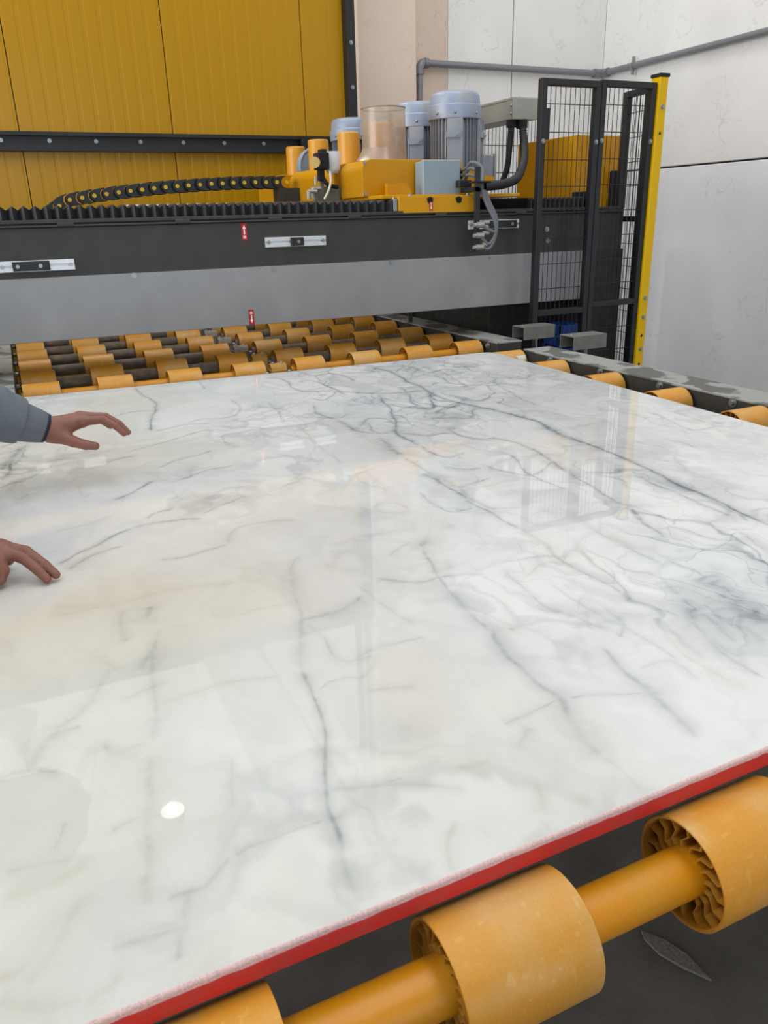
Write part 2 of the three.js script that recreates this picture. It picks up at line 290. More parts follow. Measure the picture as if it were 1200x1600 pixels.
const hubGeo = clean(join(new THREE.CylinderGeometry(0.024, 0.024, 0.008, 20).rotateZ(-Math.PI / 2), new THREE.CylinderGeometry(0.014, 0.014, 0.016, 6).rotateZ(-Math.PI / 2)));
const sleeveVariants = [M.sleeve, M.sleeve.clone(), M.sleeve.clone()];
sleeveVariants[1].map = M.sleeve.map.clone(); sleeveVariants[1].map.offset.set(0.37, 0.21); sleeveVariants[1].color.setRGB(0.94, 0.95, 0.97);
sleeveVariants[2].map = M.sleeve.map.clone(); sleeveVariants[2].map.offset.set(0.71, 0.55); sleeveVariants[2].color.setRGB(1, 0.97, 0.9);
const HALF_A = [-0.028, 0.277, 0.584, 0.888], HALF_B = [1.19, 1.491, 1.79, 2.092];
let turnCount = 0;
function roller(label, starts, z, x0, x1, tubeMat, { shift = 0, close = false, group } = {}) {
  const cx = (x0 + x1) / 2 + shift, t = thing('conveyor_roller', label, 'roller', [cx, Y_ROLL, z], group);
  placed(t, 'tube', tubeGeo(x1 - x0), tubeMat, [0, 0, 0]);
  for (const s of [-1, 1]) placed(t, 'shaft_end', shaftGeo, M.zinc, [s * ((x1 - x0) / 2 + 0.007), 0, 0]);
  for (const x of starts) {
    const turn = (turnCount * 0.83) % 6.28, v = sleeveVariants[turnCount++ % 3];
    const s = placed(t, 'sleeve', sleeveGeo, v, [x + LEN / 2 + shift - cx, 0, 0]); s.rotation.x = turn;
    if (close) for (let k = 0; k < WEBS; k++) { const w = placed(s, 'web', webGeo, M.web, [0, 0, 0]); w.rotation.x = k / WEBS * Math.PI * 2; }
    else { const w = placed(s, 'webbing', webbingGeo, M.web, [0, 0, 0]); w.userData.kind = 'stuff'; }
  }
  return t;
}
roller('thick orange roller just in front of the red slab edge, worker-side half, mottled sleeves', HALF_A, -0.469, -0.015, 1.05, M.tubeYellow, { shift: -0.02, close: true });
roller('thick orange roller in front of the red slab edge, fence-side half', HALF_B, -0.469, 1.18, 2.236, M.tubeYellow, { shift: 0 });
[[-1.803, 'fifth'], [-2.167, 'fourth'], [-2.532, 'third'], [-2.897, 'second']].forEach(([z, n]) =>
  roller(`orange roller end poking out between slab and dusty rail, ${n} from the rail's far end`, HALF_B, z, 1.18, 2.236, M.tubeYellow, { group: 'roller ends beside the dusty rail' }));
const smeared = roller('orange roller end smeared with white slurry at the slab\'s far corner', HALF_B, -3.235, 1.18, 2.236, M.tubeYellow, { group: 'roller ends beside the dusty rail' });
{ // dried white slurry on the last roller end
  const g = new THREE.CylinderGeometry(R_SLEEVE + 0.0012, R_SLEEVE + 0.0012, 0.06, 40, 12, true, -0.9, 1.7).rotateZ(-Math.PI / 2), p = g.attributes.position;
  for (let i = 0; i < p.count; i++) { const a = Math.atan2(p.getY(i), p.getZ(i)); p.setX(i, p.getX(i) * (0.45 + 0.8 * noise(a * 3 + 5, 3.1, 0, 5)) + 0.018 * Math.sin(a * 2.3)); }
  const m = placed(smeared, 'slurry_smear', clean(g), mat(0xe2dcd2, 0.85, { side: THREE.DoubleSide }), [2.195 - smeared.position.x, 0, 0]); m.rotation.x = 0.15; m.userData.label = 'dried white slurry smear';
}
const ROWS = [[-3.64, 'first'], [-3.962, 'second'], [-4.322, 'third'], [-4.69, 'fourth'], [-5.045, 'fifth'], [-5.40, 'sixth']];
ROWS.forEach(([z, n], i) => {
  roller(`${i ? 'dusty brown-tubed' : 'clean orange-tubed'} roller, ${n} row beyond the slab's far edge, worker-side half`, HALF_A, z, -0.035, 1.045, i ? M.tubeDusty : M.tubeYellow, { group: 'rollers under the machine' });
  roller(`${i ? 'dusty grey-tubed' : 'clean orange-tubed'} roller, ${n} row beyond the slab's far edge, fence-side half`, HALF_B, z, 1.175, 2.236, i ? M.tubeDusty : M.tubeYellow, { group: 'rollers under the machine' });
  // split bearing between the two halves
  const m = i < 2 ? M.bearingYellow : M.bearing;
  const t = thing('bearing_block', `small ${i < 2 ? 'yellowish' : 'grey dusty'} bearing block between the roller halves of the ${n} row`, 'bearing', [1.11, 0.72, z], 'centre bearing blocks');
  part(t, 'housing', rspan(1.066, 1.152, 0.72, 0.832, z - 0.036, z + 0.036, 0.008), m);
  part(t, 'cap', new THREE.CylinderGeometry(0.034, 0.034, 0.078, 24, 1, false, 0, Math.PI * 2).rotateZ(Math.PI / 2).translate(1.109, 0.824, z), m);
  for (const s of [-1, 1]) part(t, 'cap_bolt', bolt(1.109 + s * 0.022, 0.856, z, 'y', 0.008), M.steelDull);
});
{ // bearing stand between the halves of the roller in front of the slab
  const z = -0.469, t = thing('bearing_stand', 'dark bearing stand between the two halves of the roller before the red slab edge', 'bearing', [1.105, 0, z]);
  part(t, 'post', rspan(1.07, 1.14, 0.012, 0.74, z - 0.035, z + 0.035, 0.005), M.railSide);
  part(t, 'foot', rspan(1.02, 1.19, 0, 0.012, z - 0.08, z + 0.08, 0.003), M.railSide);
  part(t, 'housing', rspan(1.062, 1.148, 0.74, 0.832, z - 0.036, z + 0.036, 0.008), M.bearingYellow);
  part(t, 'cap', new THREE.CylinderGeometry(0.034, 0.034, 0.078, 24).rotateZ(Math.PI / 2).translate(1.105, 0.824, z), M.bearingYellow);
}
function frameRail(name, label, x0, x1, z0, z1, legs, sideBolts) {
  const t = thing(name, label, 'rail', [(x0 + x1) / 2, 0, (z0 + z1) / 2]);
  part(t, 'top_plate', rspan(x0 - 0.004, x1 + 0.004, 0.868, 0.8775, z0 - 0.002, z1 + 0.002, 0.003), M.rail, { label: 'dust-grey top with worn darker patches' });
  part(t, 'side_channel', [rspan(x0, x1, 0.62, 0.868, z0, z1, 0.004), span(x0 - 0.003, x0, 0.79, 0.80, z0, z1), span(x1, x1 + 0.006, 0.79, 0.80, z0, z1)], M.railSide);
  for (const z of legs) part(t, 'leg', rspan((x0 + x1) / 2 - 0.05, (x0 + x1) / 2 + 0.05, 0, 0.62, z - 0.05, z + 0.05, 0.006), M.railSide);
  for (const [x, y, z, a] of sideBolts) part(t, 'bolt', bolt(x, y, z, a, 0.011, 0.012), M.zinc);
}
const boltZ = []; for (let z = -3.0; z < -0.6; z += 0.355) boltZ.push([2.254, 0.858, z, '-x']);
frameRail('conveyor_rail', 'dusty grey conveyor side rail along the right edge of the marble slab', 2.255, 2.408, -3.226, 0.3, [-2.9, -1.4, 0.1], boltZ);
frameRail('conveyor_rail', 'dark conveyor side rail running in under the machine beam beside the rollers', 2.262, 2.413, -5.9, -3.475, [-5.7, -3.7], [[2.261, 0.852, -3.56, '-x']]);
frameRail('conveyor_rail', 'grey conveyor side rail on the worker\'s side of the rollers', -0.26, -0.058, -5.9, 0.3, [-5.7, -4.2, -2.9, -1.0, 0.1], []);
{ const t = thing('centre_beam', 'dark centre beam carrying the bearing blocks under the rollers', 'beam', [1.11, 0, -4.5]);
  part(t, 'beam', rspan(1.055, 1.165, 0.62, 0.72, -5.9, -3.4, 0.005), M.railSide);
  for (const z of [-5.7, -3.5]) part(t, 'leg', span(1.07, 1.15, 0, 0.62, z - 0.04, z + 0.04), M.railSide); }
{ const t = thing('flat_scrap', 'grey pointed scrap lying on the dark floor below the orange roller', 'scrap', [1.045, 0, -0.86]);
  const s = new THREE.Shape([[0, 0.075], [0.018, 0.03], [0.022, -0.02], [0.006, -0.085], [-0.012, -0.03], [-0.02, 0.02], [-0.012, 0.06]].map((p) => new THREE.Vector2(...p)));
  part(t, 'flake', new THREE.ExtrudeGeometry(s, { depth: 0.004, bevelEnabled: true, bevelSize: 0.001, bevelThickness: 0.001, bevelSegments: 1 }).rotateX(-Math.PI / 2).rotateY(0.25).translate(1.045, 0.001, -0.86), new THREE.MeshStandardMaterial({ map: speck(112, 108, 98, 26, 0.06), roughness: 0.9 })); }
// small covered sensors on stands outside the rail
[[-3.13, 'nearer the yellow fence post'], [-3.55, 'beside the machine beam']].forEach(([z, where]) => {
  const t = thing('sensor_cover', `grey folded sheet-metal sensor cover on a thin stand ${where}`, 'cover', [2.55, 0, z], 'sensor covers along the rail');
  part(t, 'cover', [span(2.44, 2.645, 0.934, 0.938, z - 0.055, z + 0.055), span(2.44, 2.645, 0.872, 0.934, z + 0.052, z + 0.055), span(2.44, 2.645, 0.872, 0.934, z - 0.055, z - 0.052), span(2.642, 2.645, 0.872, 0.934, z - 0.055, z + 0.055)], M.cover);
  part(t, 'stand', [cylY(0.008, 0, 0.93, 2.56, z, 12), cylY(0.05, 0, 0.01, 2.56, z, 20)], M.zinc);
  part(t, 'screw', bolt(2.47, 0.9382, z, 'y', 0.006, 0.005), M.zinc);
});

// ---------------------------------------------------------------- marble slab
const VEINS = [
  [9.0,84,0,1.36,3.101,1.374,2.915,1.356,2.739,1.337,2.558,1.318,2.438,1.329,2.289,1.366,2.155,1.386,2.108],
  [11.0,90,0,1.368,2.158,1.394,2.058,1.4,1.925,1.373,1.75,1.372,1.653,1.373,1.557,1.366,1.477,1.352,1.377,1.342,1.289,1.335,1.21,1.33,1.138,1.317,1.064,1.31,0.999],
  [16.0,56,0,1.384,1.878,1.367,1.742,1.373,1.644,1.374,1.577],
  [14.1,48,0,1.29,1.39,1.295,1.315,1.299,1.245,1.287,1.163,1.286,1.097,1.284,1.058],
  [10.0,40,0,1.322,1.093,1.294,1.038],
  [7.0,50,0,1.172,1.846,1.209,1.805,1.216,1.722,1.2,1.602,1.175,1.499,1.159,1.422,1.153,1.346,1.137,1.263,1.129,1.208,1.107,1.148,1.1,1.092,1.085,1.044],
  [24.1,47,0,1.197,1.567,1.174,1.488,1.158,1.412],
  [31.8,39,0,1.128,1.268,1.136,1.238,1.138,1.203],
  [8.5,50,0,1.034,1.625,1.048,1.549,1.072,1.503,1.13,1.524,1.202,1.564],
  [6.2,42,0,1.124,1.721,1.126,1.644,1.077,1.51,1.079,1.426,1.086,1.364],
  [5.0,34,0,1.621,2.561,1.585,2.376,1.539,2.135,1.564,2.0],
  [5.7,25,0,1.438,1.453,1.455,1.412],
  [5.0,31,0,1.775,1.854,1.752,1.709,1.732,1.624,1.744,1.556],
  [5.4,24,0,1.596,1.585,1.608,1.535,1.602,1.446],
  [7.5,23,0,1.134,1.095,1.15,1.029,1.186,0.969],
  [11.1,55,0,1.138,1.214,1.117,1.163,1.098,1.115,1.099,1.08,1.081,1.042],
  [22.5,40,0,1.096,1.087,1.097,1.07,1.083,1.046],
  [7.5,30,0,1.133,1.095,1.153,1.056,1.158,1.005,1.18,0.972],
  [8.7,33,0,1.324,1.164,1.316,1.116,1.312,1.074,1.309,1.034,1.309,0.999],
  [8.8,36,0,1.164,0.976,1.157,0.935,1.154,0.899,1.154,0.872],
  [30.0,20,0,1.149,0.911,1.154,0.872],
  [8.8,46,0,1.007,0.964,1.01,0.931,1.018,0.901,1.009,0.872,1.012,0.847,1.011,0.816,1.014,0.795],
  [42.5,36,0,1.012,0.887,1.006,0.853,1.009,0.825,1.014,0.799],
  [37.5,26,0,0.996,0.847,0.98,0.81,0.973,0.777,0.969,0.745,0.962,0.709],
  [10.0,33,0,0.915,0.844,0.904,0.813,0.88,0.785,0.902,0.78,0.897,0.75,0.89,0.716,0.887,0.699],
  [27.5,26,0,0.916,0.829,0.894,0.798,0.877,0.786],
  [11.2,26,0,0.875,0.788,0.868,0.758,0.86,0.725,0.856,0.692,0.86,0.656],
  [27.9,29,1,1.004,1.11,1.001,1.064,0.998,1.021],
  [8.7,27,0,0.985,1.164,0.986,1.109,0.992,1.054,0.986,0.998,0.987,0.952],
  [8.8,30,0,0.843,1.095,0.84,1.035,0.842,0.986,0.847,0.938,0.845,0.896,0.844,0.859,0.857,0.824,0.87,0.783],
  [19.3,25,1,0.902,1.082,0.886,1.025,0.854,0.938],
  [7.5,23,0,0.759,0.981,0.758,0.919,0.757,0.863,0.767,0.818,0.767,0.774,0.769,0.731,0.763,0.69],
  [8.8,30,0,0.782,0.871,0.769,0.817,0.736,0.79],
  [11.2,20,0,0.803,0.839,0.83,0.811,0.823,0.769,0.815,0.724,0.801,0.676],
  [8.8,20,0,1.004,0.961,0.959,0.932,0.939,0.885,0.918,0.843],
  [8.8,20,0,0.977,0.881,0.993,0.857,0.985,0.837,0.937,0.818],
  [11.2,20,0,1.011,0.779,0.998,0.75,0.984,0.724],
  [12.5,20,0,0.932,0.813,0.923,0.782,0.916,0.746,0.931,0.712,0.92,0.67],
  [6.0,56,0,1.371,2.889,1.455,2.979,1.573,3.088],
  [5.0,39,0,1.356,2.739,1.48,2.792,1.611,2.848,1.737,2.885,1.825,2.922],
  [5.0,39,0,1.565,2.82,1.527,2.631,1.492,2.461,1.567,2.507,1.644,2.507],
  [7.0,67,0,1.033,2.68,1.087,2.624,1.16,2.557,1.235,2.532,1.319,2.524],
  [7.0,56,0,1.045,3.155,1.082,3.019,1.145,3.034,1.179,2.93,1.173,2.805],
  [7.0,56,0,0.884,3.091,0.931,3.035,0.92,2.842,0.943,2.736,1.012,2.693,1.04,2.698,0.939,2.568,0.912,2.626],
  [6.0,45,0,0.947,2.922,1.02,2.926,1.048,2.785,1.033,2.68],
  [5.0,39,0,1.096,2.956,1.19,3.005,1.276,2.978,1.352,2.929],
  [9.0,50,0,0.883,2.523,0.857,2.391,0.873,2.297,0.888,2.223,0.881,2.105,0.916,2.056,0.971,2.038],
  [9.0,73,0,1.16,2.557,1.107,2.406,1.078,2.276,1.01,2.119,0.973,2.037,0.961,1.947,0.967,1.866],
  [16.0,56,0,0.981,2.076,0.966,1.985,0.967,1.904],
  [6.0,56,0,0.901,2.153,0.975,2.236,1.016,2.211,1.004,2.107],
  [6.0,56,0,0.946,2.188,0.92,2.097,0.933,2.032],
  [7.0,78,0,1.262,2.515,1.196,2.352,1.201,2.237,1.268,2.346,1.313,2.462,1.287,2.335,1.329,2.289,1.218,2.209,1.194,2.224],
  [16.0,50,0,1.179,2.287,1.192,2.25,1.219,2.255],
  [6.0,56,0,1.329,2.289,1.252,2.242,1.184,2.177],
  [6.0,50,0,1.366,2.155,1.322,2.164,1.25,2.071,1.192,2.106,1.14,2.137],
  [6.0,50,0,1.137,2.487,1.16,2.413,1.197,2.37],
  [6.0,45,0,1.111,2.346,1.154,2.302,1.186,2.301],
  [30.0,39,1,0.881,2.105,0.866,1.976,0.876,1.869,0.876,1.776],
  [34.0,45,0,0.906,2.006,0.876,1.869,0.883,1.818],
  [14.0,56,1,0.874,1.799,0.869,1.714,0.874,1.629,0.886,1.564,0.881,1.494],
  [7.0,50,0,0.972,1.863,0.964,1.771,0.979,1.728,1.048,1.746],
  [7.0,50,0,0.971,2.024,1.009,1.987,1.047,1.951,1.102,1.947,1.132,1.874,1.181,1.793],
  [8.0,50,0,1.127,1.99,1.121,1.88,1.152,1.836,1.206,1.831],
  [8.4,36,0,0.928,1.66,0.966,1.617,1.013,1.612],
  [13.5,27,0,0.881,1.494,0.869,1.416,0.882,1.331],
  [6.0,39,1,0.71,2.328,0.734,2.252,0.734,2.135,0.715,2.012,0.714,1.892,0.709,1.805],
  [6.2,31,1,0.651,1.474,0.695,1.489,0.715,1.454,0.715,1.423,0.67,1.426,0.649,1.459],
  [5.0,34,0,0.618,2.449,0.672,2.485,0.747,2.512,0.71,2.328],
  [5.0,28,0,0.768,2.653,0.737,2.411,0.716,2.325],
  [5.0,28,0,0.573,2.287,0.633,2.281,0.705,2.269,0.789,2.266],
  [6.0,56,0,0.378,3.181,0.389,2.99,0.396,2.84,0.375,2.718],
  [9.0,67,0,0.39,2.804,0.377,2.717,0.345,2.578,0.319,2.437],
  [5.0,50,0,0.232,2.697,0.292,2.732,0.377,2.728],
  [6.0,56,0,0.328,2.431,0.383,2.444,0.442,2.472,0.509,2.432],
  [5.0,39,0,0.445,2.486,0.507,2.515,0.556,2.486,0.615,2.519,0.653,2.644,0.656,2.762],
  [5.0,39,0,0.617,3.155,0.614,2.986],
  [6.0,45,0,0.222,2.222,0.298,2.254,0.389,2.309,0.469,2.348,0.55,2.3],
  [5.0,34,0,0.479,2.149,0.511,2.265,0.561,2.265,0.615,2.292],
  [6.0,50,0,0.161,2.14,0.192,2.168,0.239,2.176],
  [6.0,45,0,0.264,2.016,0.331,2.076,0.402,2.106,0.433,2.125],
  [7.0,62,0,0.248,1.923,0.204,1.873,0.159,1.836,0.127,1.811],
  [6.0,39,0,0.301,1.894,0.356,1.922,0.398,1.94,0.457,1.949],
  [9.0,56,0,-0.107,2.463,-0.073,2.495,-0.03,2.54],
  [20.0,56,0,-0.108,2.205,-0.086,2.281,-0.063,2.386,-0.044,2.452],
  [12.0,67,0,-0.108,2.124,-0.087,2.194,-0.07,2.317],
  [7.0,56,0,-0.108,2.057,-0.078,2.088,-0.043,2.087],
  [6.0,39,0,-0.107,2.642,-0.082,2.688],
  [14.0,45,1,-0.059,1.94,-0.042,1.966],
  [5.0,39,1,0.076,1.982,0.076,1.873,0.093,1.899],
  [6.3,36,0,0.189,1.653,0.213,1.685,0.25,1.68],
  [5.2,31,0,0.413,1.686,0.35,1.655,0.303,1.62],
  [5.7,70,0,-0.01,1.485,0.027,1.517,0.067,1.55,0.115,1.59,0.151,1.609],
  [8.0,42,0,0.007,1.448,0.04,1.487,0.079,1.512,0.122,1.517],
  [5.4,39,0,0.152,1.614,0.221,1.613,0.302,1.597],
  [6.1,38,1,-0.01,1.675,0.046,1.681,0.119,1.717],
  [12.7,30,1,-0.029,1.316,0.021,1.273,0.074,1.262,0.121,1.272,0.188,1.273,0.26,1.241],
  [10.7,30,1,-0.031,1.273,0.011,1.261,0.082,1.257],
  [5.8,37,0,0.174,1.409,0.227,1.41,0.271,1.416,0.308,1.428],
  [5.8,25,0,0.308,1.428,0.349,1.497,0.4,1.506,0.478,1.481],
  [19.9,34,0,0.111,1.193,0.122,1.22],
  [12.5,36,0,0.079,1.026,0.09,1.046,0.103,1.074,0.092,1.003],
  [11.2,20,0,0.118,1.142,0.1,1.058,0.083,0.939,0.066,0.848],
  [10.9,29,0,0.41,1.303,0.369,1.215,0.339,1.089,0.318,1.018,0.29,0.925],
  [11.2,36,0,0.326,1.059,0.36,1.062,0.413,1.072,0.458,1.106],
  [10.0,50,0,0.29,0.925,0.282,0.874,0.275,0.827,0.264,0.779,0.256,0.751],
  [6.4,29,1,0.216,1.143,0.251,1.119,0.28,1.136,0.324,1.124],
  [8.5,35,1,0.236,1.247,0.264,1.239],
  [15.0,34,1,0.021,1.099,0.038,1.069,0.047,1.051],
  [9.7,39,1,-0.05,0.926,-0.021,0.951,0.009,0.977,0.025,1.029,0.041,1.063],
  [8.6,34,1,0.051,0.963,0.074,0.973,0.106,0.98],
  [6.4,29,1,0.09,0.936,0.127,0.935,0.151,0.938,0.205,0.937,0.254,0.923],
  [6.2,20,0,0.286,0.864,0.333,0.879,0.361,0.864,0.407,0.907],
  [6.2,20,0,0.328,1.052,0.349,0.983,0.35,0.919,0.404,0.9],
  [11.1,21,0,0.079,1.236,0.06,1.153,0.064,1.122],
  [12.8,40,1,0.444,1.235,0.446,1.227],
  [14.9,60,0,0.854,1.64,0.872,1.597,0.865,1.522,0.862,1.465,0.864,1.421],
  [10.4,41,0,0.854,1.427,0.858,1.364,0.861,1.324,0.855,1.272,0.859,1.212],
  [12.9,45,1,0.859,1.212,0.851,1.163,0.851,1.121,0.843,1.077,0.841,1.041,0.84,1.014],
  [6.8,36,0,0.881,1.498,0.931,1.516,0.984,1.534],
  [5.6,32,0,0.787,1.521,0.775,1.429,0.788,1.37,0.847,1.376],
  [7.1,27,0,0.858,1.364,0.889,1.34,0.938,1.313],
  [18.4,42,0,0.649,1.246,0.661,1.255],
  [8.6,31,0,0.649,1.241,0.625,1.166,0.606,1.096,0.592,1.015,0.579,0.957,0.578,0.917,0.574,0.875],
  [7.5,30,0,0.509,1.157,0.531,1.128,0.565,1.095,0.603,1.098,0.644,1.093,0.684,1.071],
  [7.4,21,0,0.566,1.216,0.603,1.245,0.638,1.267],
  [20.0,20,0,0.641,1.125,0.647,1.127],
  [19.4,18,0,0.739,1.3,0.745,1.303],
  [7.5,26,0,0.731,1.072,0.718,0.996,0.708,0.94,0.711,0.895,0.725,0.867],
  [8.6,34,1,0.737,1.018,0.817,1.063,0.832,1.045],
  [15.0,34,1,0.612,0.884,0.614,0.879],
  [7.5,17,0,0.468,1.145,0.473,1.079,0.483,1.015,0.49,0.957],
  [11.2,40,0,0.59,0.922,0.563,0.842,0.559,0.781,0.555,0.735,0.559,0.689,0.548,0.653,0.537,0.612,0.535,0.584],
  [7.5,26,0,0.566,0.69,0.607,0.686,0.645,0.676,0.677,0.665],
  [7.5,20,0,0.555,0.691,0.511,0.688,0.475,0.682],
  [11.2,40,0,0.698,0.783,0.691,0.723,0.684,0.674,0.676,0.633,0.671,0.598,0.663,0.556],
  [17.5,36,0,0.685,0.678,0.682,0.661],
  [7.5,29,1,0.535,0.584,0.536,0.55,0.534,0.513],
  [32.5,33,0,0.355,0.735,0.358,0.732],
  [12.5,20,0,0.611,0.886,0.614,0.882],
  [10.8,29,1,0.377,0.641,0.412,0.637,0.394,0.639],
  [9.7,34,1,0.436,0.575,0.418,0.542],
  [12.9,27,1,0.463,0.537,0.468,0.531],
  [8.8,20,0,0.259,0.658,0.313,0.637,0.36,0.604],
  [8.8,20,0,0.359,0.832,0.414,0.817],
  [8.8,20,0,0.368,0.911,0.426,0.918,0.486,0.91],
  [7.5,29,1,0.287,0.508,0.306,0.538,0.331,0.568],
  [10.0,20,0,0.46,0.644,0.494,0.665],
  [6.2,23,0,0.71,0.708,0.756,0.705,0.758,0.649],
  [8.6,29,1,0.808,0.759,0.785,0.695,0.793,0.641,0.799,0.601],
  [11.2,23,0,0.861,0.743,0.843,0.675,0.844,0.605],
  [10.0,50,0,0.275,0.832,0.264,0.78,0.244,0.71,0.233,0.666,0.221,0.622,0.212,0.584],
  [10.0,30,0,0.21,0.58,0.206,0.543,0.203,0.517],
  [7.5,26,0,0.233,0.665,0.27,0.654,0.317,0.646],
  [6.2,20,0,0.218,0.629,0.172,0.63,0.135,0.628,0.109,0.627],
  [11.2,26,0,0.109,0.627,0.089,0.615,0.073,0.604,0.053,0.603,0.024,0.604],
  [15.0,44,1,0.06,0.823,0.044,0.746,0.03,0.685,0.017,0.642,0.008,0.601],
  [11.2,20,0,0.053,0.603,0.036,0.566,0.03,0.527],
  [14.0,39,1,-0.0,0.716,0.025,0.718,0.049,0.711],
  [17.2,39,1,-0.109,0.676,-0.079,0.67,-0.048,0.673,-0.026,0.697],
  [17.2,34,1,-0.086,0.558,-0.066,0.574,-0.049,0.608,-0.032,0.638],
  [15.0,44,1,-0.087,0.863,-0.055,0.911,-0.013,0.929],
  [15.0,49,1,0.009,0.864,0.023,0.842,0.048,0.851],
  [10.8,44,1,-0.109,0.868,-0.087,0.87,-0.058,0.852],
  [15.0,39,1,-0.032,0.522,-0.017,0.528,-0.011,0.536],
  [17.2,29,1,-0.109,0.58,-0.088,0.577],
  [10.8,29,1,0.01,0.577,0.028,0.574],
  [7.5,29,1,0.114,0.687,0.13,0.734,0.146,0.766],
  [17.2,29,1,-0.109,0.56,-0.078,0.538,-0.042,0.523],
  [9.7,34,1,-0.058,0.718,-0.046,0.75],
  [10.0,20,0,-0.018,0.565,0.009,0.567,0.045,0.566],
  [8.6,29,1,-0.109,0.704,-0.078,0.703,-0.04,0.694]
];

{
  const X0 = -0.24, X1 = 2.04, Z0 = 0.48, Z1 = 3.26, W = 1664, H = 2048;   // metres; v runs along -z
  const sx = W / (X1 - X0), sy = H / (Z1 - Z0);
  const grey = new Float32Array(W * H), warm = new Float32Array(W * H);
  // low-frequency wander added to every vein
  const gw = 209, gh = 257, wx = new Float32Array(gw * gh), wy = new Float32Array(gw * gh);
  for (let j = 0; j < gh; j++) for (let i = 0; i < gw; i++) { const x = i / 208 * (X1 - X0), y = j / 256 * (Z1 - Z0); wx[j * gw + i] = (fbm(x * 11, y * 9, 0, 301, 5) - 0.5) * 0.06; wy[j * gw + i] = (fbm(x * 11, y * 9, 0, 311, 5) - 0.5) * 0.06; }
  const warp = (i, j) => { const a = Math.min(207.99, i / W * 208), b = Math.min(255.99, j / H * 256), ai = a | 0, bi = b | 0, fa = a - ai, fb = b - bi, k = bi * gw + ai; const l = (f) => mix(mix(f[k], f[k + 1], fa), mix(f[k + gw], f[k + gw + 1], fa), fb); return [l(wx), l(wy)]; };
  for (const v of VEINS) {
    const raw = []; for (let k = 3; k < v.length; k += 2) raw.push(new THREE.Vector3(v[k], v[k + 1], 0));
    const curve = new THREE.CatmullRomCurve3(raw.length > 1 ? raw : [raw[0], raw[0]], false, 'centripetal'), len = curve.getLength(), n = Math.max(3, Math.ceil(len / 0.03)), pts = curve.getPoints(n);
    const w = v[0] / 1000, s = v[1] / 100, core = 0.54, buf = v[2] ? warm : grey;
    const reach = w * 3.0 + 0.006, seedv = Math.floor(v[3] * 977 + v[4] * 331);
    for (let a = 0; a < n; a++) {
      const { x: x0, y: y0 } = pts[a], { x: x1, y: y1 } = pts[a + 1], dx = x1 - x0, dy = y1 - y0, L2 = dx * dx + dy * dy + 1e-9, pad = reach + 0.016;
      const i0 = Math.max(0, Math.floor((Math.min(x0, x1) - pad - X0) * sx)), i1 = Math.min(W - 1, Math.ceil((Math.max(x0, x1) + pad - X0) * sx)), j0 = Math.max(0, Math.floor((Math.min(y0, y1) - pad - Z0) * sy)), j1 = Math.min(H - 1, Math.ceil((Math.max(y0, y1) + pad - Z0) * sy));
      for (let j = j0; j <= j1; j++) for (let i = i0; i <= i1; i++) {
        const [ox, oy] = warp(i, j), px = X0 + (i + 0.5) / sx + ox * 0.5 - x0, py = Z0 + (j + 0.5) / sy + oy * 0.5 - y0, t = clamp((px * dx + py * dy) / L2), d = Math.hypot(px - t * dx, py - t * dy);
        if (d > reach) continue;
        const along = (a + t) / n, ends = len > 0.06 ? smooth(-0.03, 0.09, along) * smooth(1.03, 0.91, along) : 1, gx = (px + x0), gy = (py + y0);
        const vary = 0.35 + 1.1 * noise(gx * 26, gy * 26, 0, seedv), ww = w * (0.4 + 0.9 * noise(gx * 15, gy * 15, 0, seedv + 7)), rag = 1 + 0.5 * (noise(gx * 150, gy * 150, 0, 17) - 0.5);
        const k = s * ends * (vary * rag * core * Math.exp(-((d / (ww * 0.4)) ** 2)) + 0.36 * Math.exp(-((d / (ww * 1.6)) ** 2))), o = j * W + i;
        if (k > buf[o]) buf[o] = k;
      }
    }
  }
  // faint secondary network between the main veins: borders of warped cells
  const cell = (x, y, s) => { const xi = Math.floor(x), yi = Math.floor(y); let a = 9, b = 9; for (let dj = -1; dj <= 1; dj++) for (let di = -1; di <= 1; di++) { const qx = xi + di + hash(xi + di, yi + dj, s), qy = yi + dj + hash(xi + di, yi + dj, s + 1), d = Math.hypot(qx - x, qy - y); if (d < a) { b = a; a = d; } else if (d < b) b = d; } return b - a; };
  // soft clouds, smoky folds and haze, worked out on a coarser grid
  const cw = W / 4 + 1, ch = H / 4 + 1, F = Array.from({ length: 6 }, () => new Float32Array(cw * ch));
  const fold = (x, y, s, o) => 1 - Math.abs(fbm(x, y, 0, s, o) * 2 - 1);
  for (let j = 0; j < ch; j++) for (let i = 0; i < cw; i++) {
    const x = X0 + i * 4 / sx, y = Z0 + j * 4 / sy, k = j * cw + i, [ox, oy] = warp(Math.min(W - 1, i * 4), Math.min(H - 1, j * 4));
    const belt = smooth(0.75, 0.15, Math.abs(x - 1.33 + ox)) * 0.8 + smooth(0.25, -0.2, x) * smooth(1.5, 2.2, y) * 0.5;
    F[0][k] = belt;
    F[1][k] = smooth(0.42, 0.68, fbm(x * 3.1, y * 2.2, 0, 331, 3));
    F[2][k] = fbm(x * 4 + ox * 20, y * 3 + oy * 20, 0, 361, 5) - 0.5;
    F[3][k] = smooth(0.3, 0.6, fbm(x * 2.3 + 4, y * 1.7 + 9, 0, 371, 5) + 0.12 * (0.35 - x) + 0.06 * (1.2 - y)) * smooth(0.75, 0.05, x + (fbm(x * 5, y * 4, 0, 451, 3) - 0.5) * 0.5);  // warm stone patches at left, with the yellow partition's reflection painted in
    F[4][k] = smooth(0.5, 0.8, fbm(x * 1.9, y * 1.3, 0, 381, 3));
    const u = x * 0.8 + y * 0.6, v = -x * 0.6 + y * 0.8;
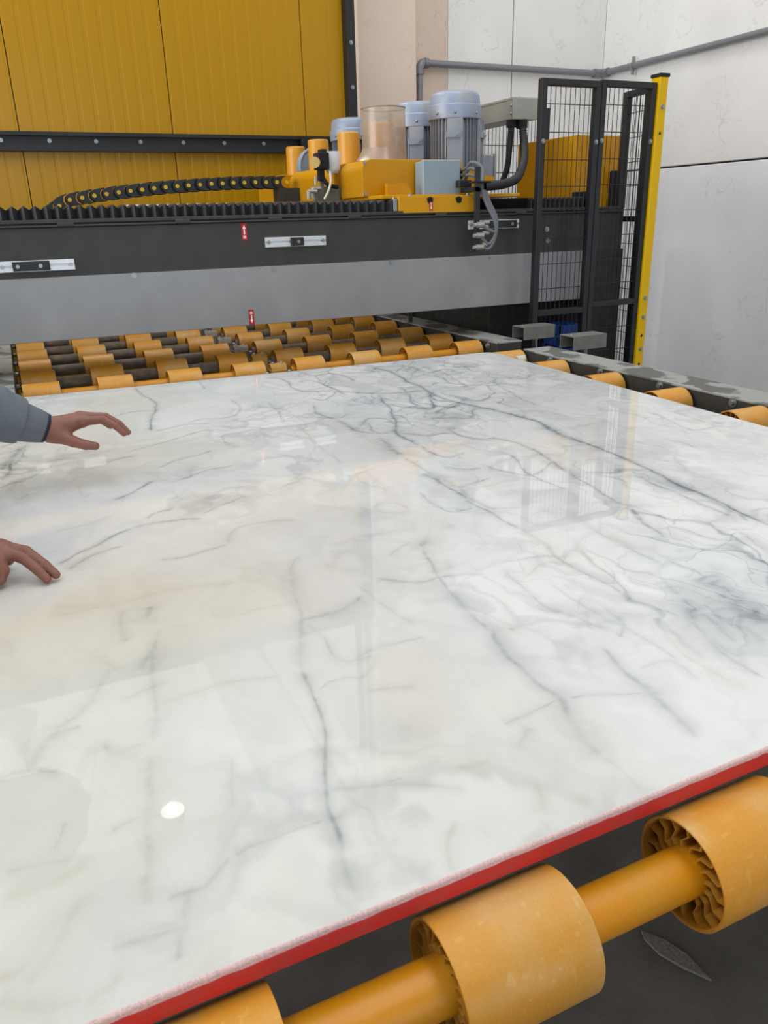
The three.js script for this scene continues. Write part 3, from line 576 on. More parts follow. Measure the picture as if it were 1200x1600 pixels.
    F[5][k] = belt * smooth(0.4, 0.8, fbm(x * 7 + ox * 30, y * 4 + oy * 30, 0, 391, 4)) * 0.27
      + smooth(0.86, 1, fold(u * 2.2 + ox * 14, v * 3.4 + oy * 14, 421, 5)) * 0.12 * (0.4 + F[1][k]) + smooth(0.84, 1, fold(x * 5.5 + ox * 20, y * 5 + oy * 20, 431, 4)) * 0.12 * (0.25 + F[1][k]);
  }
  const data = new Uint8Array(W * H * 4), q = new Float32Array(6);
  for (let j = 0; j < H; j++) for (let i = 0; i < W; i++) {
    const x = X0 + (i + 0.5) / sx, y = Z0 + (j + 0.5) / sy, o = j * W + i, [ox, oy] = warp(i, j);
    const ci = i >> 2, cj = j >> 2, fa = (i & 3) / 4, fb = (j & 3) / 4, k0 = cj * cw + ci;
    for (let f = 0; f < 6; f++) { const g = F[f]; q[f] = mix(mix(g[k0], g[k0 + 1], fa), mix(g[k0 + cw], g[k0 + cw + 1], fa), fb); }
    const [belt, mask, cloud, warmCloud, blueCloud, haze] = q;
    const e1 = smooth(0.075, 0, cell((x + ox * 2.2) * 6.5, (y + oy * 2.2) * 3.6, 341)), e2 = belt > 0.1 ? smooth(0.06, 0, cell((x + ox * 2.5) * 13, (y + oy * 2.5) * 8, 351)) : 0;
    const net = (e1 * 0.42 + e2 * 0.3) * (0.14 + 0.86 * belt) * (0.3 + 0.9 * mask);
    const rag = 0.7 + 0.6 * noise(x * 90, y * 90, 0, 441), g = clamp((grey[o] + net) * rag + haze), w = clamp(warm[o] * rag), fine = (hash(i, j, 12) - 0.5) * 3;
    let r = 215 + cloud * 30 + fine, gg = 215.5 + cloud * 29 + fine, b = 213.5 + cloud * 27 + fine;
    r -= warmCloud * 5 + blueCloud * 4; gg -= warmCloud * 9 + blueCloud * 1; b -= warmCloud * 18 - blueCloud * 1;
    const hue = warmCloud * 0.6;
    r = mix(r, mix(92, 112, hue), g * 0.8); gg = mix(gg, mix(97, 108, hue), g * 0.78); b = mix(b, mix(103, 96, hue), g * 0.76);
    r = mix(r, 148, w * 0.6); gg = mix(gg, 141, w * 0.6); b = mix(b, 122, w * 0.62);
    data[o * 4] = clamp(r, 0, 255); data[o * 4 + 1] = clamp(gg, 0, 255); data[o * 4 + 2] = clamp(b, 0, 255); data[o * 4 + 3] = 255;
  }
  const map = new THREE.DataTexture(data, W, H); map.colorSpace = THREE.SRGBColorSpace; map.magFilter = THREE.LinearFilter; map.minFilter = THREE.LinearMipmapLinearFilter; map.generateMipmaps = true; map.needsUpdate = true;
  const marble = new THREE.MeshPhysicalMaterial({ map, roughness: 0.012, ior: 1.55 });
  const rawEdge = new THREE.MeshStandardMaterial({ map: speck(218, 186, 182, 26, 0.05, 256, 30), roughness: 0.85 });
  const t = thing('marble_slab', 'large polished white marble slab with grey veins on the rollers', 'slab', [0.9, 0.874, -1.85]);
  // outline on plan (x, z), slightly out of square, far corners rounded
  const out = [[-0.22, -0.502], [1.905, -0.506]];
  const corner = [1.998, -3.128], cr = 0.05; for (let k = 0; k <= 6; k++) { const a = k / 6 * Math.PI / 2; out.push([corner[0] - cr + cr * Math.cos(a), corner[1] + cr - cr * Math.sin(a)]); }
  out.push([1.0, -3.168], [-0.22, -3.222]);
  const c = 0.0018, shp = new THREE.Shape(out.map(([x, z]) => new THREE.Vector2(x, -z)));
  const g = clean(new THREE.ExtrudeGeometry(shp, { depth: 0.026 - 2 * c, bevelEnabled: true, bevelSize: c, bevelThickness: c, bevelOffset: -c, bevelSegments: 2 }).rotateX(-Math.PI / 2).translate(0, 0.874 + c, 0));
  const p = g.attributes.position, uv = new Float32Array(p.count * 2); for (let i = 0; i < p.count; i++) { uv[i * 2] = (p.getX(i) - X0) / (X1 - X0); uv[i * 2 + 1] = (-p.getZ(i) - Z0) / (Z1 - Z0); }
  g.setAttribute('uv', new THREE.BufferAttribute(uv, 2));
  part(t, 'polished_stone', g, marble, { uv: false, label: 'polished white marble with grey and beige veins' });
  // near edge: saw-rough stone above, red resin film below with an uneven upper border
  const n = 420, x0 = -0.22, x1 = 1.905, pos = [], idx = [], film = [], fidx = [];
  for (let i = 0; i <= n; i++) {
    const x = mix(x0, x1, i / n), z = mix(-0.5025, -0.5065, i / n) , e = 0.8926 + (fbm(x * 60, 1.3, 0, 401, 4) - 0.5) * 0.0035;
    film.push(x, 0.8735, z + 0.0004, x, 0.8745, z + 0.0024, x, e - 0.001, z + 0.0022, x, e, z + 0.0004);
    pos.push(x, e - 0.003, z + 0.0006, x, 0.8972, z + 0.0014 + 0.0007 * noise(x * 300, 2, 0, 5), x, 0.8996, z + 0.0004, x, 0.9002, z - 0.0008 - 0.0012 * noise(x * 200, 4, 0, 5));
    if (i < n) for (let k = 0; k < 3; k++) { const a = i * 4 + k; fidx.push(a, a + 4, a + 1, a + 1, a + 4, a + 5); idx.push(a, a + 4, a + 1, a + 1, a + 4, a + 5); }
  }
  const mk = (P, I) => { const q = new THREE.BufferGeometry(); q.setAttribute('position', new THREE.Float32BufferAttribute(P, 3)); q.setIndex(I); q.computeVertexNormals(); return q; };
  part(t, 'resin_film', mk(film, fidx), M.red, { label: 'red resin film on the cut edge' });
  part(t, 'rough_edge', mk(pos, idx), rawEdge, { label: 'pinkish rough arris above the red film' });
}
// ---------------------------------------------------------------- gantry beam of the polishing machine
function sticker(parent, x0, x1, y0, y1, z, up) {
  const c = document.createElement('canvas'); c.width = 64; c.height = 160; const k = c.getContext('2d');
  k.fillStyle = '#7d1216'; k.fillRect(0, 0, 64, 160); k.fillStyle = '#c3161c'; k.fillRect(5, 5, 54, 150);
  k.fillStyle = '#ffffff'; k.save(); k.translate(32, 80); if (!up) k.rotate(Math.PI);
  k.beginPath(); k.moveTo(0, -62); k.lineTo(18, -28); k.lineTo(7, -28); k.lineTo(7, 22); k.lineTo(-7, 22); k.lineTo(-7, -28); k.lineTo(-18, -28); k.closePath(); k.fill();
  k.fillRect(-15, 32, 30, 26); k.fillStyle = '#8e8a88'; k.fillRect(-11, 36, 22, 6); k.fillRect(-11, 47, 22, 6); k.restore();
  const t = new THREE.CanvasTexture(c); t.colorSpace = THREE.SRGBColorSpace;
  const g = new THREE.PlaneGeometry(x1 - x0, y1 - y0).translate((x0 + x1) / 2, (y0 + y1) / 2, z);
  return part(parent, 'arrow_sticker', g, new THREE.MeshStandardMaterial({ map: t, roughness: 0.4 }), { uv: false, label: `red sticker with a white ${up ? 'upward' : 'downward'} arrow` });
}
{
  const t = thing('gantry_beam', 'long dark grey gantry beam with a lighter steel skirt spanning the conveyor', 'beam', [1, 0, -3.95]);
  const ZF = -3.8;
  part(t, 'upper_face', rspan(-1.5, 3.31, 1.28, 1.5, -4.1, ZF, 0.004), M.olive, { label: 'dark olive grey beam face' });
  part(t, 'skirt_plate', [rspan(-1.5, 3.085, 1.026, 1.297, -3.83, ZF + 0.004, 0.002), span(-1.5, 3.085, 1.026, 1.03, -4.05, -3.83)], M.plate, { label: 'lighter steel grey skirt plate' });
  part(t, 'end_plate', rspan(3.085, 3.335, 0, 1.297, -4.06, ZF + 0.002, 0.003), M.legDark, { label: 'dark end plate' });
  part(t, 'ledge', [rspan(-1.5, 3.31, 1.5, 1.509, -3.96, ZF + 0.012, 0.003), rspan(-1.5, 3.31, 1.515, 1.531, -3.96, ZF + 0.008, 0.003), span(-1.5, 3.31, 1.505, 1.52, -3.96, ZF - 0.02)], M.olive);
  for (const x of [-0.5, 0.262, 0.762, 1.2, 1.61, 2.1, 2.6]) part(t, 'tab', rspan(x - 0.034, x + 0.034, 1.503, 1.519, ZF - 0.01, ZF + 0.0145, 0.003), M.olive);
  part(t, 'leg', [rspan(2.58, 3.33, 0, 1.27, -4.75, -4.06, 0.01)], M.legDark, { label: 'broad dark gantry leg by the fence' });
  part(t, 'leg', [rspan(-1.5, -0.75, 0, 1.27, -4.75, -3.86, 0.01)], M.legDark);
  part(t, 'rear_beam', rspan(-1.5, 3.31, 1.27, 1.5, -5.95, -5.6, 0.01), M.olive);
  part(t, 'rear_leg', [rspan(2.7, 3.33, 0, 1.27, -5.95, -5.5, 0.01), rspan(-1.5, -0.75, 0, 1.27, -5.95, -5.5, 0.01)], M.legDark);
  for (const x of [-0.14, 0.517, 1.175, 1.809, 2.412]) { const w = part(t, 'washer', [cylZ(0.0125, ZF + 0.004, ZF + 0.007, x, 1.2865, 24), cylZ(0.007, ZF + 0.007, ZF + 0.011, x, 1.2865, 6)], M.zinc); }
  for (const [y, x] of [[1.42, 2.78], [1.36, 2.79]]) part(t, 'bolt', bolt(x, y, ZF, 'z', 0.009), M.zinc);
  sticker(t, 1.032, 1.059, 1.417, 1.496, ZF + 0.0012, true);
  sticker(t, 1.032, 1.058, 1.028, 1.1, ZF + 0.0055, false);
  const unit = (x0, x1, y, b0, b1, screws) => {
    const p = part(t, 'sensor_rail', [rspan(x0, x1, y + 0.004, y + 0.0225, ZF, ZF + 0.013, 0.0015), rspan(x0, x1, y - 0.0225, y - 0.004, ZF, ZF + 0.013, 0.0015), span(x0, x1, y - 0.005, y + 0.005, ZF, ZF + 0.005)], M.alu, { label: 'white aluminium sensor rail' });
    part(p, 'sensor_block', rspan(b0, b1, y - 0.019, y + 0.019, ZF + 0.005, ZF + 0.03, 0.003), M.black, { label: 'black sensor block' });
    for (const x of screws) part(p, 'screw', bolt(x, y, ZF + 0.0305, 'z', 0.0055, 0.004), M.zinc);
    for (const x of [x0 + 0.016, x1 - 0.016]) part(p, 'end_screw', [cylZ(0.009, ZF + 0.005, ZF + 0.0145, x, y, 16), cylZ(0.0045, ZF + 0.0145, ZF + 0.017, x, y, 6)], M.zinc);
  };
  unit(-0.032, 0.273, 1.347, 0.024, 0.172, [0.044, 0.134]);
  unit(1.142, 1.451, 1.406, 1.266, 1.331, [1.303]);
  unit(2.267, 2.584, 1.455, 2.39, 2.56, [2.43, 2.53]);
}
// accordion covers either side of the carriage
function bellows(label, x0, x1, n, yv, yr, depthBack, stretch = () => 1) {
  const t = thing('bellows_cover', label, 'cover', [(x0 + x1) / 2, 1.531, -3.86], 'accordion covers on the beam');
  const P = [], I = []; let acc = [0]; for (let i = 0; i < 2 * n; i++) acc.push(acc[i] + stretch(i / (2 * n)));
  for (let i = 0; i <= 2 * n; i++) {
    const ridge = i % 2, x = x0 + (x1 - x0) * acc[i] / acc[2 * n], y = ridge ? yr : yv, z = ridge ? -3.802 : -3.822;
    P.push(x, 1.5312, z, x, y, z, x, y, depthBack, x, 1.5312, depthBack);
    if (i) { const a = (i - 1) * 4, b = i * 4; for (const k of [0, 1, 2]) I.push(a + k, b + k, a + k + 1, b + k, b + k + 1, a + k + 1); }
  }
  const g = new THREE.BufferGeometry(); g.setAttribute('position', new THREE.Float32BufferAttribute(P, 3)); g.setIndex(I);
  const f = g.toNonIndexed(); f.computeVertexNormals();
  part(t, 'folds', f, mat(0x16181d, 0.5, { side: THREE.DoubleSide }));
  return t;
}
const bl = bellows('black accordion cover with large zigzag folds left of the yellow carriage plate', -1.45, 1.845, 73, 1.570, 1.587, -3.95);
part(bl, 'guide_strip', span(0.55, 1.84, 1.532, 1.5885, -3.975, -3.953), M.whitePlastic, { label: 'white guide strip behind the folds' });
part(bl, 'end_clamp', [rspan(1.83, 1.852, 1.5312, 1.59, -3.84, -3.8, 0.003), bolt(1.841, 1.59, -3.82, 'y', 0.009)], M.zinc);
const br = bellows('black accordion cover with tight fine folds right of the carriage toward the fence', 2.335, 3.04, 46, 1.578, 1.586, -3.95, (u) => (u < 0.72 ? 0.55 : 1.9));
part(br, 'end_box', rspan(3.04, 3.11, 1.5312, 1.615, -3.93, -3.8, 0.004), M.black);

// ---------------------------------------------------------------- carriage with the polishing heads
{
  const t = thing('polishing_carriage', 'yellow carriage carrying grey motors, hoods and a dusty plastic tank on the gantry', 'machine', [2.15, 1.523, -4.7]);
  const ZP = -3.79;
  const plate = part(t, 'front_plate', [rspan(1.856, 2.322, 1.531, 1.602, -3.83, ZP, 0.003), rspan(1.88, 2.30, 1.522, 1.533, -3.81, ZP, 0.002)], M.yellowPaint, { label: 'yellow front plate' });
  for (const x of [2.035, 2.205]) part(plate, 'slot', [cylZ(0.017, ZP - 0.001, ZP + 0.001, x, 1.581, 24).scale(1, 1, 1), span(x - 0.02, x + 0.012, 1.585, 1.592, ZP, ZP + 0.012)], M.blackMatt);
  for (const x of [1.93, 2.27]) part(plate, 'bolt', bolt(x, 1.603, -3.81, 'y', 0.01), M.zinc);
  sticker(plate, 2.03, 2.05, 1.532, 1.574, ZP + 0.0016, false);
  part(t, 'base', [rspan(1.78, 2.62, 1.592, 1.61, -5.75, -3.84, 0.004), span(1.86, 2.55, 1.5, 1.592, -5.75, -5.62), span(1.9, 2.5, 1.533, 1.6, -4.08, -3.98)], M.yellowPaint);
  const hood = (x0, x1, z0, z1, ytop, r) => { const s = [[x0, 1.608]]; for (let k = 0; k <= 8; k++) { const a = Math.PI - k / 8 * Math.PI / 2; s.push([x0 + r + r * Math.cos(a), ytop - r + r * Math.sin(a)]); } s.push([x1, ytop], [x1, 1.608]); return new THREE.ExtrudeGeometry(new THREE.Shape(s.map((q) => new THREE.Vector2(...q))), { depth: Math.abs(z1 - z0) - 0.006, bevelEnabled: true, bevelSize: 0.003, bevelThickness: 0.003, bevelOffset: -0.003, bevelSegments: 2 }).translate(0, 0, Math.min(z0, z1) + 0.003); };
  const hA = part(t, 'hood', hood(1.75, 2.34, -4.30, -4.0, 1.788, 0.06), M.hood, { label: 'large yellow hood under the tank' });
  for (const [x, y] of [[1.765, 1.62], [1.765, 1.77]]) part(hA, 'screw', bolt(x, y, -3.999, 'z', 0.006, 0.005), M.zinc);
  part(t, 'hood', hood(1.735, 2.25, -5.14, -4.36, 1.79, 0.07), M.hood, { label: 'long yellow hood behind the valve' });
  part(t, 'hood', hood(1.69, 2.2, -5.68, -5.34, 1.785, 0.07), M.hood, { label: 'small far yellow hood' });
  part(t, 'gusset', prism([[1.845, 1.603], [1.985, 1.603], [1.985, 1.628], [1.955, 1.668], [1.845, 1.668]], -3.93, -3.90), M.hood, { label: 'chamfered yellow gusset plate' });
  // yellow cylinders and grey motors of the four heads
  const heads = [[-4.27, 1.985, 1.985, 2.452], [-4.70, 1.975, 1.982, 2.435], [-5.12, 1.94, 1.978, 2.40], [-5.52, 1.925, 1.97, 2.345]];
  heads.forEach(([z, x, top, mx], i) => {
    const c = part(t, 'head_cylinder', latheY([[0, top], [0.058, top], [0.064, top - 0.004], [0.066, top - 0.01], [0.066, 1.78]], x, z, 36), M.cylinderYellow, { label: 'upright yellow cylinder' });
    const R = 0.152, m = part(t, 'motor', latheY([[0, 1.61], [0.122, 1.61], [0.122, 2.0], [0, 2.0]], mx, z, 40), M.motorGrey, { label: 'grey finned electric motor' });
    const fins = []; for (let k = 0; k < 36; k++) { const a = k / 36 * Math.PI * 2; fins.push(new THREE.BoxGeometry(0.022, 0.375, 0.0045).translate(0.129, 1.82, 0).rotateY(a).translate(mx, 0, z)); }
    part(m, 'fins', fins, M.motorGrey, { kind: 'stuff' });
    part(m, 'fan_cover', latheY([[0.0, 2.153], [0.105, 2.151], [0.128, 2.143], [0.140, 2.126], [0.143, 2.085], [0.1435, 2.082], [R, 2.076], [R, 2.012], [0.147, 2.008], [0.12, 2.006]], mx, z, 48), M.motorCap, { label: 'rounded fan cover' });
    for (const a of [-2.6, -1.9, -1.0, 0.2]) part(m, 'cover_screw', new THREE.SphereGeometry(0.008, 10, 8).translate(mx + (R + 0.001) * Math.sin(a + 1.4), 2.036, z + (R + 0.001) * Math.cos(a + 1.4)), M.zinc);
    for (const s of [-0.55, 0.85]) {                                   // flat mounting pads with two brackets each
      const box = (w, h, d, y, off = 0) => new THREE.BoxGeometry(w, h, d).translate(off, y, 0.146).rotateY(s).translate(mx, 0, z);
      part(m, 'pad', [box(0.074, 0.375, 0.018, 1.82), box(0.012, 0.378, 0.03, 1.82, 0.043)], M.motorGrey);
      for (const y of [1.72, 1.925]) part(m, 'bracket', [new THREE.BoxGeometry(0.08, 0.03, 0.014).translate(0, y, 0.162).rotateY(s).translate(mx, 0, z), new THREE.CylinderGeometry(0.007, 0.007, 0.012, 8).rotateX(Math.PI / 2).translate(0.02, y, 0.172).rotateY(s).translate(mx, 0, z)], M.motorGrey);
    }
    const lug = new THREE.TorusGeometry(0.016, 0.007, 8, 16, Math.PI * 2);
    for (const s of [-1.15, 1.45]) part(m, 'lifting_eye', join(lug.clone().translate(0, 0, 0), new THREE.BoxGeometry(0.03, 0.034, 0.012).translate(-0.028, 0, 0)).rotateY(-Math.PI / 2 * 0).translate(0.168, 1.72, 0).rotateY(s - Math.PI / 2).translate(mx, 0, z), M.motorCap);
    part(m, 'terminal_box', [rspan(mx + 0.13, mx + 0.225, 1.66, 1.83, z - 0.07, z + 0.07, 0.008), rspan(mx + 0.225, mx + 0.24, 1.655, 1.835, z - 0.075, z + 0.075, 0.006)], M.motorGrey);
    part(m, 'flange', cylY(0.165, 1.61, 1.63, mx, z, 40), M.motorGrey);
  });
  // dusty plastic tank around the first cylinder with a film skirt
  const tk = part(t, 'tank', latheY([[0.121, 1.79], [0.1195, 1.92], [0.118, 2.058]], 2.003, -4.265, 48), M.tank, { label: 'dusty translucent plastic tank' });
  part(tk, 'rim', new THREE.TorusGeometry(0.118, 0.0035, 8, 48).rotateX(Math.PI / 2).translate(2.003, 2.058, -4.265), mat(0x8f8472, 0.6));
  { const pts = [], I = []; const n = 40; for (let i = 0; i <= n; i++) { const a = i / n * Math.PI * 2, f = 1 + 0.2 * Math.sin(a * 5) + 0.15 * Math.sin(a * 11), lf = smooth(0.2, 0.9, Math.cos(a - 2.7)); for (const [r, y] of [[0.1215, 1.86], [0.123 + 0.012 * lf, 1.83], [0.126 + 0.045 * lf * f, 1.793]]) pts.push(2.003 + r * Math.cos(a), y, -4.265 + Math.min(r, 0.16) * Math.sin(a)); if (i < n) for (const k of [0, 1]) { const b = i * 3 + k; I.push(b, b + 3, b + 1, b + 1, b + 3, b + 4); } }
    const g = new THREE.BufferGeometry(); g.setAttribute('position', new THREE.Float32BufferAttribute(pts, 3)); g.setIndex(I); g.computeVertexNormals();
    part(tk, 'film_skirt', g, M.tank, { label: 'crumpled plastic film at the foot' }); }
  // junction box, cables and the black connector bar
  const jb = part(t, 'junction_box', rspan(2.045, 2.254, 1.606, 1.772, -3.98, -3.9, 0.008, 3), M.boxBlue, { label: 'pale blue-grey junction box' });
  part(jb, 'lid', rspan(2.038, 2.258, 1.604, 1.777, -3.9, -3.868, 0.006, 3), M.boxBlue);
  [[0.724, 0], [0.698, 1], [0.672, 2]].forEach(([dy, k]) => {
    const y0 = 1 + dy, x1 = 2.335 + k * -0.012;
    part(t, 'cable', tube([[2.255, y0, -3.90], [2.30, y0 + 0.012, -3.885], [x1 - 0.03 + 0.012, y0 + 0.04 - k * 0.005, -3.86], [x1 + 0.012, y0 + 0.015, -3.80], [x1 - 0.008, y0 - 0.06, -3.755], [2.312 + k * 0.007, 1.62, -3.735], [2.325 + k * 0.012, 1.56, -3.715], [2.36 + k * 0.008, 1.48, -3.69], [2.365 - k * 0.003, 1.42 - k * 0.02, -3.68], [2.33, 1.385 - k * 0.025 , -3.69], [2.285, 1.455 - (k * 0.052), -3.705]].filter((q, n) => !(k === 0 && n === 9)), 0.0085, 70, 10), M.cableGrey, { label: 'grey cable looping to the connector bar' });
    part(t, 'cable_gland', [cylX(0.016, 2.25, 2.272, y0, -3.90, 8), cylX(0.012, 2.272, 2.285, y0, -3.90, 14)], M.blackMatt);
  });
  const bar = part(t, 'connector_bar', [rspan(2.255, 2.287, 1.322, 1.735, -3.722, -3.712, 0.002), rspan(2.255, 2.287, 1.615, 1.64, -3.86, -3.712, 0.002)], M.black, { label: 'black connector bar hanging over the beam' });
  for (const y of [1.455, 1.403, 1.345]) part(bar, 'plug', [cylX(0.015, 2.262, 2.30, y, -3.70, 8), cylX(0.010, 2.243, 2.262, y, -3.70, 12), cylX(0.0115, 2.30, 2.335, y + 0.012, -3.70, 12)], M.steelDull);
  part(bar, 'cable_tie', rspan(2.248, 2.35, 1.658, 1.668, -3.77, -3.71, 0.003), M.blackMatt);
  part(t, 'limit_switch', [rspan(2.225, 2.30, 1.642, 1.677, -3.86, -3.82, 0.004)], M.black);
  part(t, 'side_bracket', [prism([[2.29, 1.61], [2.47, 1.61], [2.52, 1.68], [2.52, 1.70], [2.40, 1.71], [2.39, 1.745], [2.29, 1.745]], -4.12, -3.95)], M.yellowPaint, { label: 'yellow side bracket' });
  // valve unit on the left of the hoods
  const v = part(t, 'valve_body', [rspan(1.618, 1.682, 1.756, 1.84, -4.36, -4.28, 0.006), rspan(1.64, 1.675, 1.835, 1.858, -4.345, -4.295, 0.004), rspan(1.627, 1.66, 1.70, 1.757, -4.34, -4.3, 0.006), tube([[1.65, 1.71, -4.3], [1.67, 1.68, -4.29], [1.73, 1.667, -4.29]], 0.011, 16)], M.blackMatt, { label: 'black air valve' });
  part(v, 'gauge', [new THREE.CylinderGeometry(0.028, 0.028, 0.02, 24).rotateX(Math.PI / 2).rotateY(-0.5).translate(1.598, 1.79, -4.28)], mat(0xc9a860, 0.4));
  part(v, 'cup', latheY([[0.0, 1.735], [0.03, 1.738], [0.042, 1.76], [0.046, 1.848], [0.0, 1.85]], 1.722, -4.34, 28), M.milky, { label: 'cloudy white plastic cup' });
  part(v, 'hose', tube([[1.682, 1.745, -4.28], [1.675, 1.69, -4.26], [1.655, 1.645, -4.25], [1.63, 1.605, -4.25]], 0.0065, 24), mat(0xd6d0bd, 0.5), { label: 'cream air hose' });
  part(v, 'fitting', [cylX(0.01, 1.548, 1.60, 1.646, -4.28, 12), cylY(0.011, 1.607, 1.65, 1.552, -4.28, 12), cylX(0.01, 1.58, 1.63, 1.662, -4.30, 12), cylY(0.011, 1.615, 1.665, 1.585, -4.30, 12), cylY(0.008, 1.68, 1.72, 1.60, -4.29, 10)], M.steelDull);
  part(v, 'mounting_plate', rspan(1.60, 1.75, 1.60, 1.672, -4.345, -4.315, 0.003), M.cover);
  part(v, 'mounting_post', [span(1.64, 1.66, 1.672, 1.76, -4.34, -4.32), span(1.60, 1.80, 1.592, 1.6, -4.36, -4.3)], M.cover);
  part(t, 'pulley_guard', [new THREE.CylinderGeometry(0.12, 0.12, 0.08, 40).rotateX(Math.PI / 2).translate(1.99, 1.83, -5.33), new THREE.TorusGeometry(0.12, 0.008, 8, 40).translate(1.99, 1.83, -5.29)], M.boxBlue, { label: 'round pale blue-grey guard' });
  part(t, 'spray_nozzle', [cylY(0.028, 0.955, 0.985, 2.12, -4.2, 20), cylY(0.012, 0.92, 0.956, 2.12, -4.2, 14), cylY(0.012, 0.984, 1.595, 2.12, -4.2, 12)], M.black);
}
// flexible energy chain
{
  const L = [[0.326, 1.61], [0.385, 1.64], [0.452, 1.65], [0.519, 1.66], [0.586, 1.668], [0.653, 1.676], [0.719, 1.683], [0.785, 1.689], [0.853, 1.696], [0.919, 1.701], [0.987, 1.706], [1.053, 1.709], [1.121, 1.713], [1.189, 1.717], [1.256, 1.719], [1.323, 1.722], [1.39, 1.723], [1.459, 1.724], [1.527, 1.724], [1.595, 1.724], [1.66, 1.724]];
  const t = thing('energy_chain', 'black plastic energy chain with yellow pins curving up behind the accordion cover', 'cable chain', [0.3, 1.5, -5.0]);
  const s = new THREE.Shape(); s.absarc(0, 0, 0.036, Math.PI / 2, -Math.PI / 2, false); s.absarc(-0.055, 0, 0.032, -Math.PI / 2, Math.PI / 2, true);
  const link = clean(join(new THREE.ExtrudeGeometry(s, { depth: 0.012, bevelEnabled: true, bevelSize: 0.0015, bevelThickness: 0.0015, bevelSegments: 1 }).translate(0, 0, 0.03), new THREE.ExtrudeGeometry(s, { depth: 0.012, bevelEnabled: false }).translate(0, 0, -0.06), new THREE.BoxGeometry(0.03, 0.006, 0.09).translate(-0.02, 0.033, -0.012), new THREE.BoxGeometry(0.03, 0.006, 0.09).translate(-0.02, -0.033, -0.012)));
  const pin = clean(join(new THREE.CylinderGeometry(0.0105, 0.0115, 0.006, 20).rotateX(Math.PI / 2), new THREE.CylinderGeometry(0.004, 0.004, 0.008, 6).rotateX(Math.PI / 2)));
  L.forEach(([x, y], i) => { const a = L[Math.max(0, i - 1)], b = L[Math.min(L.length - 1, i + 1)], m = placed(t, 'link', link, M.chain, [x - 0.3, y - 1.5, i % 2 ? 0.002 : 0]); m.rotation.z = Math.atan2(b[1] - a[1], b[0] - a[0]); placed(m, 'pin', pin, M.chainPin, [0, 0, 0.046]); });
  part(t, 'tray', [span(-1.2, 1.68, 1.5, 1.512, -5.08, -4.92), span(-1.2, -1.1, 1.27, 1.5, -5.6, -4.1), span(1.6, 1.74, 1.512, 1.69, -5.06, -4.94)], M.olive);
}
// cable arm above the machine
{
  const t = thing('cable_arm', 'stainless steel cable trunking arm above the machine with a hanging corrugated hose', 'cable arm', [2.95, 0, -6.2]);
  const x0 = 2.868, x1 = 3.036, y0 = 2.032, y1 = 2.148, z0 = -4.3;
  part(t, 'trunking', rspan(x0, x1, y0, y1 - 0.01, -6.28, z0 - 0.012, 0.003), M.steelDull);
  part(t, 'lid', rspan(x0 - 0.005, x1 + 0.005, y1 - 0.014, y1, -6.28, z0 - 0.004, 0.003), M.steelDull);
  const cap = part(t, 'end_cap', rspan(x0 - 0.003, x1 + 0.003, y0 - 0.003, y1 - 0.004, z0 - 0.07, z0, 0.003), M.steelDull);
  for (const y of [2.062, 2.105]) part(cap, 'rivet', new THREE.SphereGeometry(0.008, 10, 8).translate(x0 - 0.003, y, z0 - 0.02), M.zinc);
  part(cap, 'bolt', bolt(2.94, y1, z0 - 0.05, 'y', 0.008), M.zinc);
  part(t, 'bracket', [span(2.86, 3.05, 2.0, 2.2, -6.3, -6.27)], M.zinc);
  const hosePts = [[2.95, 2.03, -4.33], [2.945, 1.93, -4.30], [2.90, 1.83, -4.22], [2.80, 1.745, -4.10], [2.66, 1.685, -3.95], [2.50, 1.655, -3.84], [2.36, 1.645, -3.775], [2.325, 1.64, -3.755]];
  const curve = new THREE.CatmullRomCurve3(hosePts.map((p) => new THREE.Vector3(...p))), n = 260, rings = []; 
  { const fr = curve.computeFrenetFrames(n, false), P = [], I = [], sides = 14; for (let i = 0; i <= n; i++) { const c = curve.getPointAt(i / n), r = 0.0225 + 0.0022 * Math.cos(i * Math.PI * 2 / 4); for (let k = 0; k < sides; k++) { const a = k / sides * Math.PI * 2, v = c.clone().addScaledVector(fr.normals[i], r * Math.cos(a)).addScaledVector(fr.binormals[i], r * Math.sin(a)); P.push(v.x, v.y, v.z); } if (i < n) for (let k = 0; k < sides; k++) { const a = i * sides + k, b = i * sides + (k + 1) % sides; I.push(a, b, a + sides, b, b + sides, a + sides); } }
    const g = new THREE.BufferGeometry(); g.setAttribute('position', new THREE.Float32BufferAttribute(P, 3)); g.setIndex(I); g.computeVertexNormals(); part(t, 'corrugated_hose', g, M.conduit, { label: 'dark corrugated cable hose' }); }
  part(t, 'hose_gland', [cylY(0.034, 1.985, 2.032, 2.95, -4.33, 20), cylY(0.03, 1.99, 2.032, 2.888, -4.35, 20)], M.blackMatt);
  part(t, 'second_hose', tube([[2.888, 2.0, -4.35], [2.888, 1.9, -4.36], [2.884, 1.76, -4.38], [2.86, 1.66, -4.42]], 0.018, 30, 12), M.conduit);
}
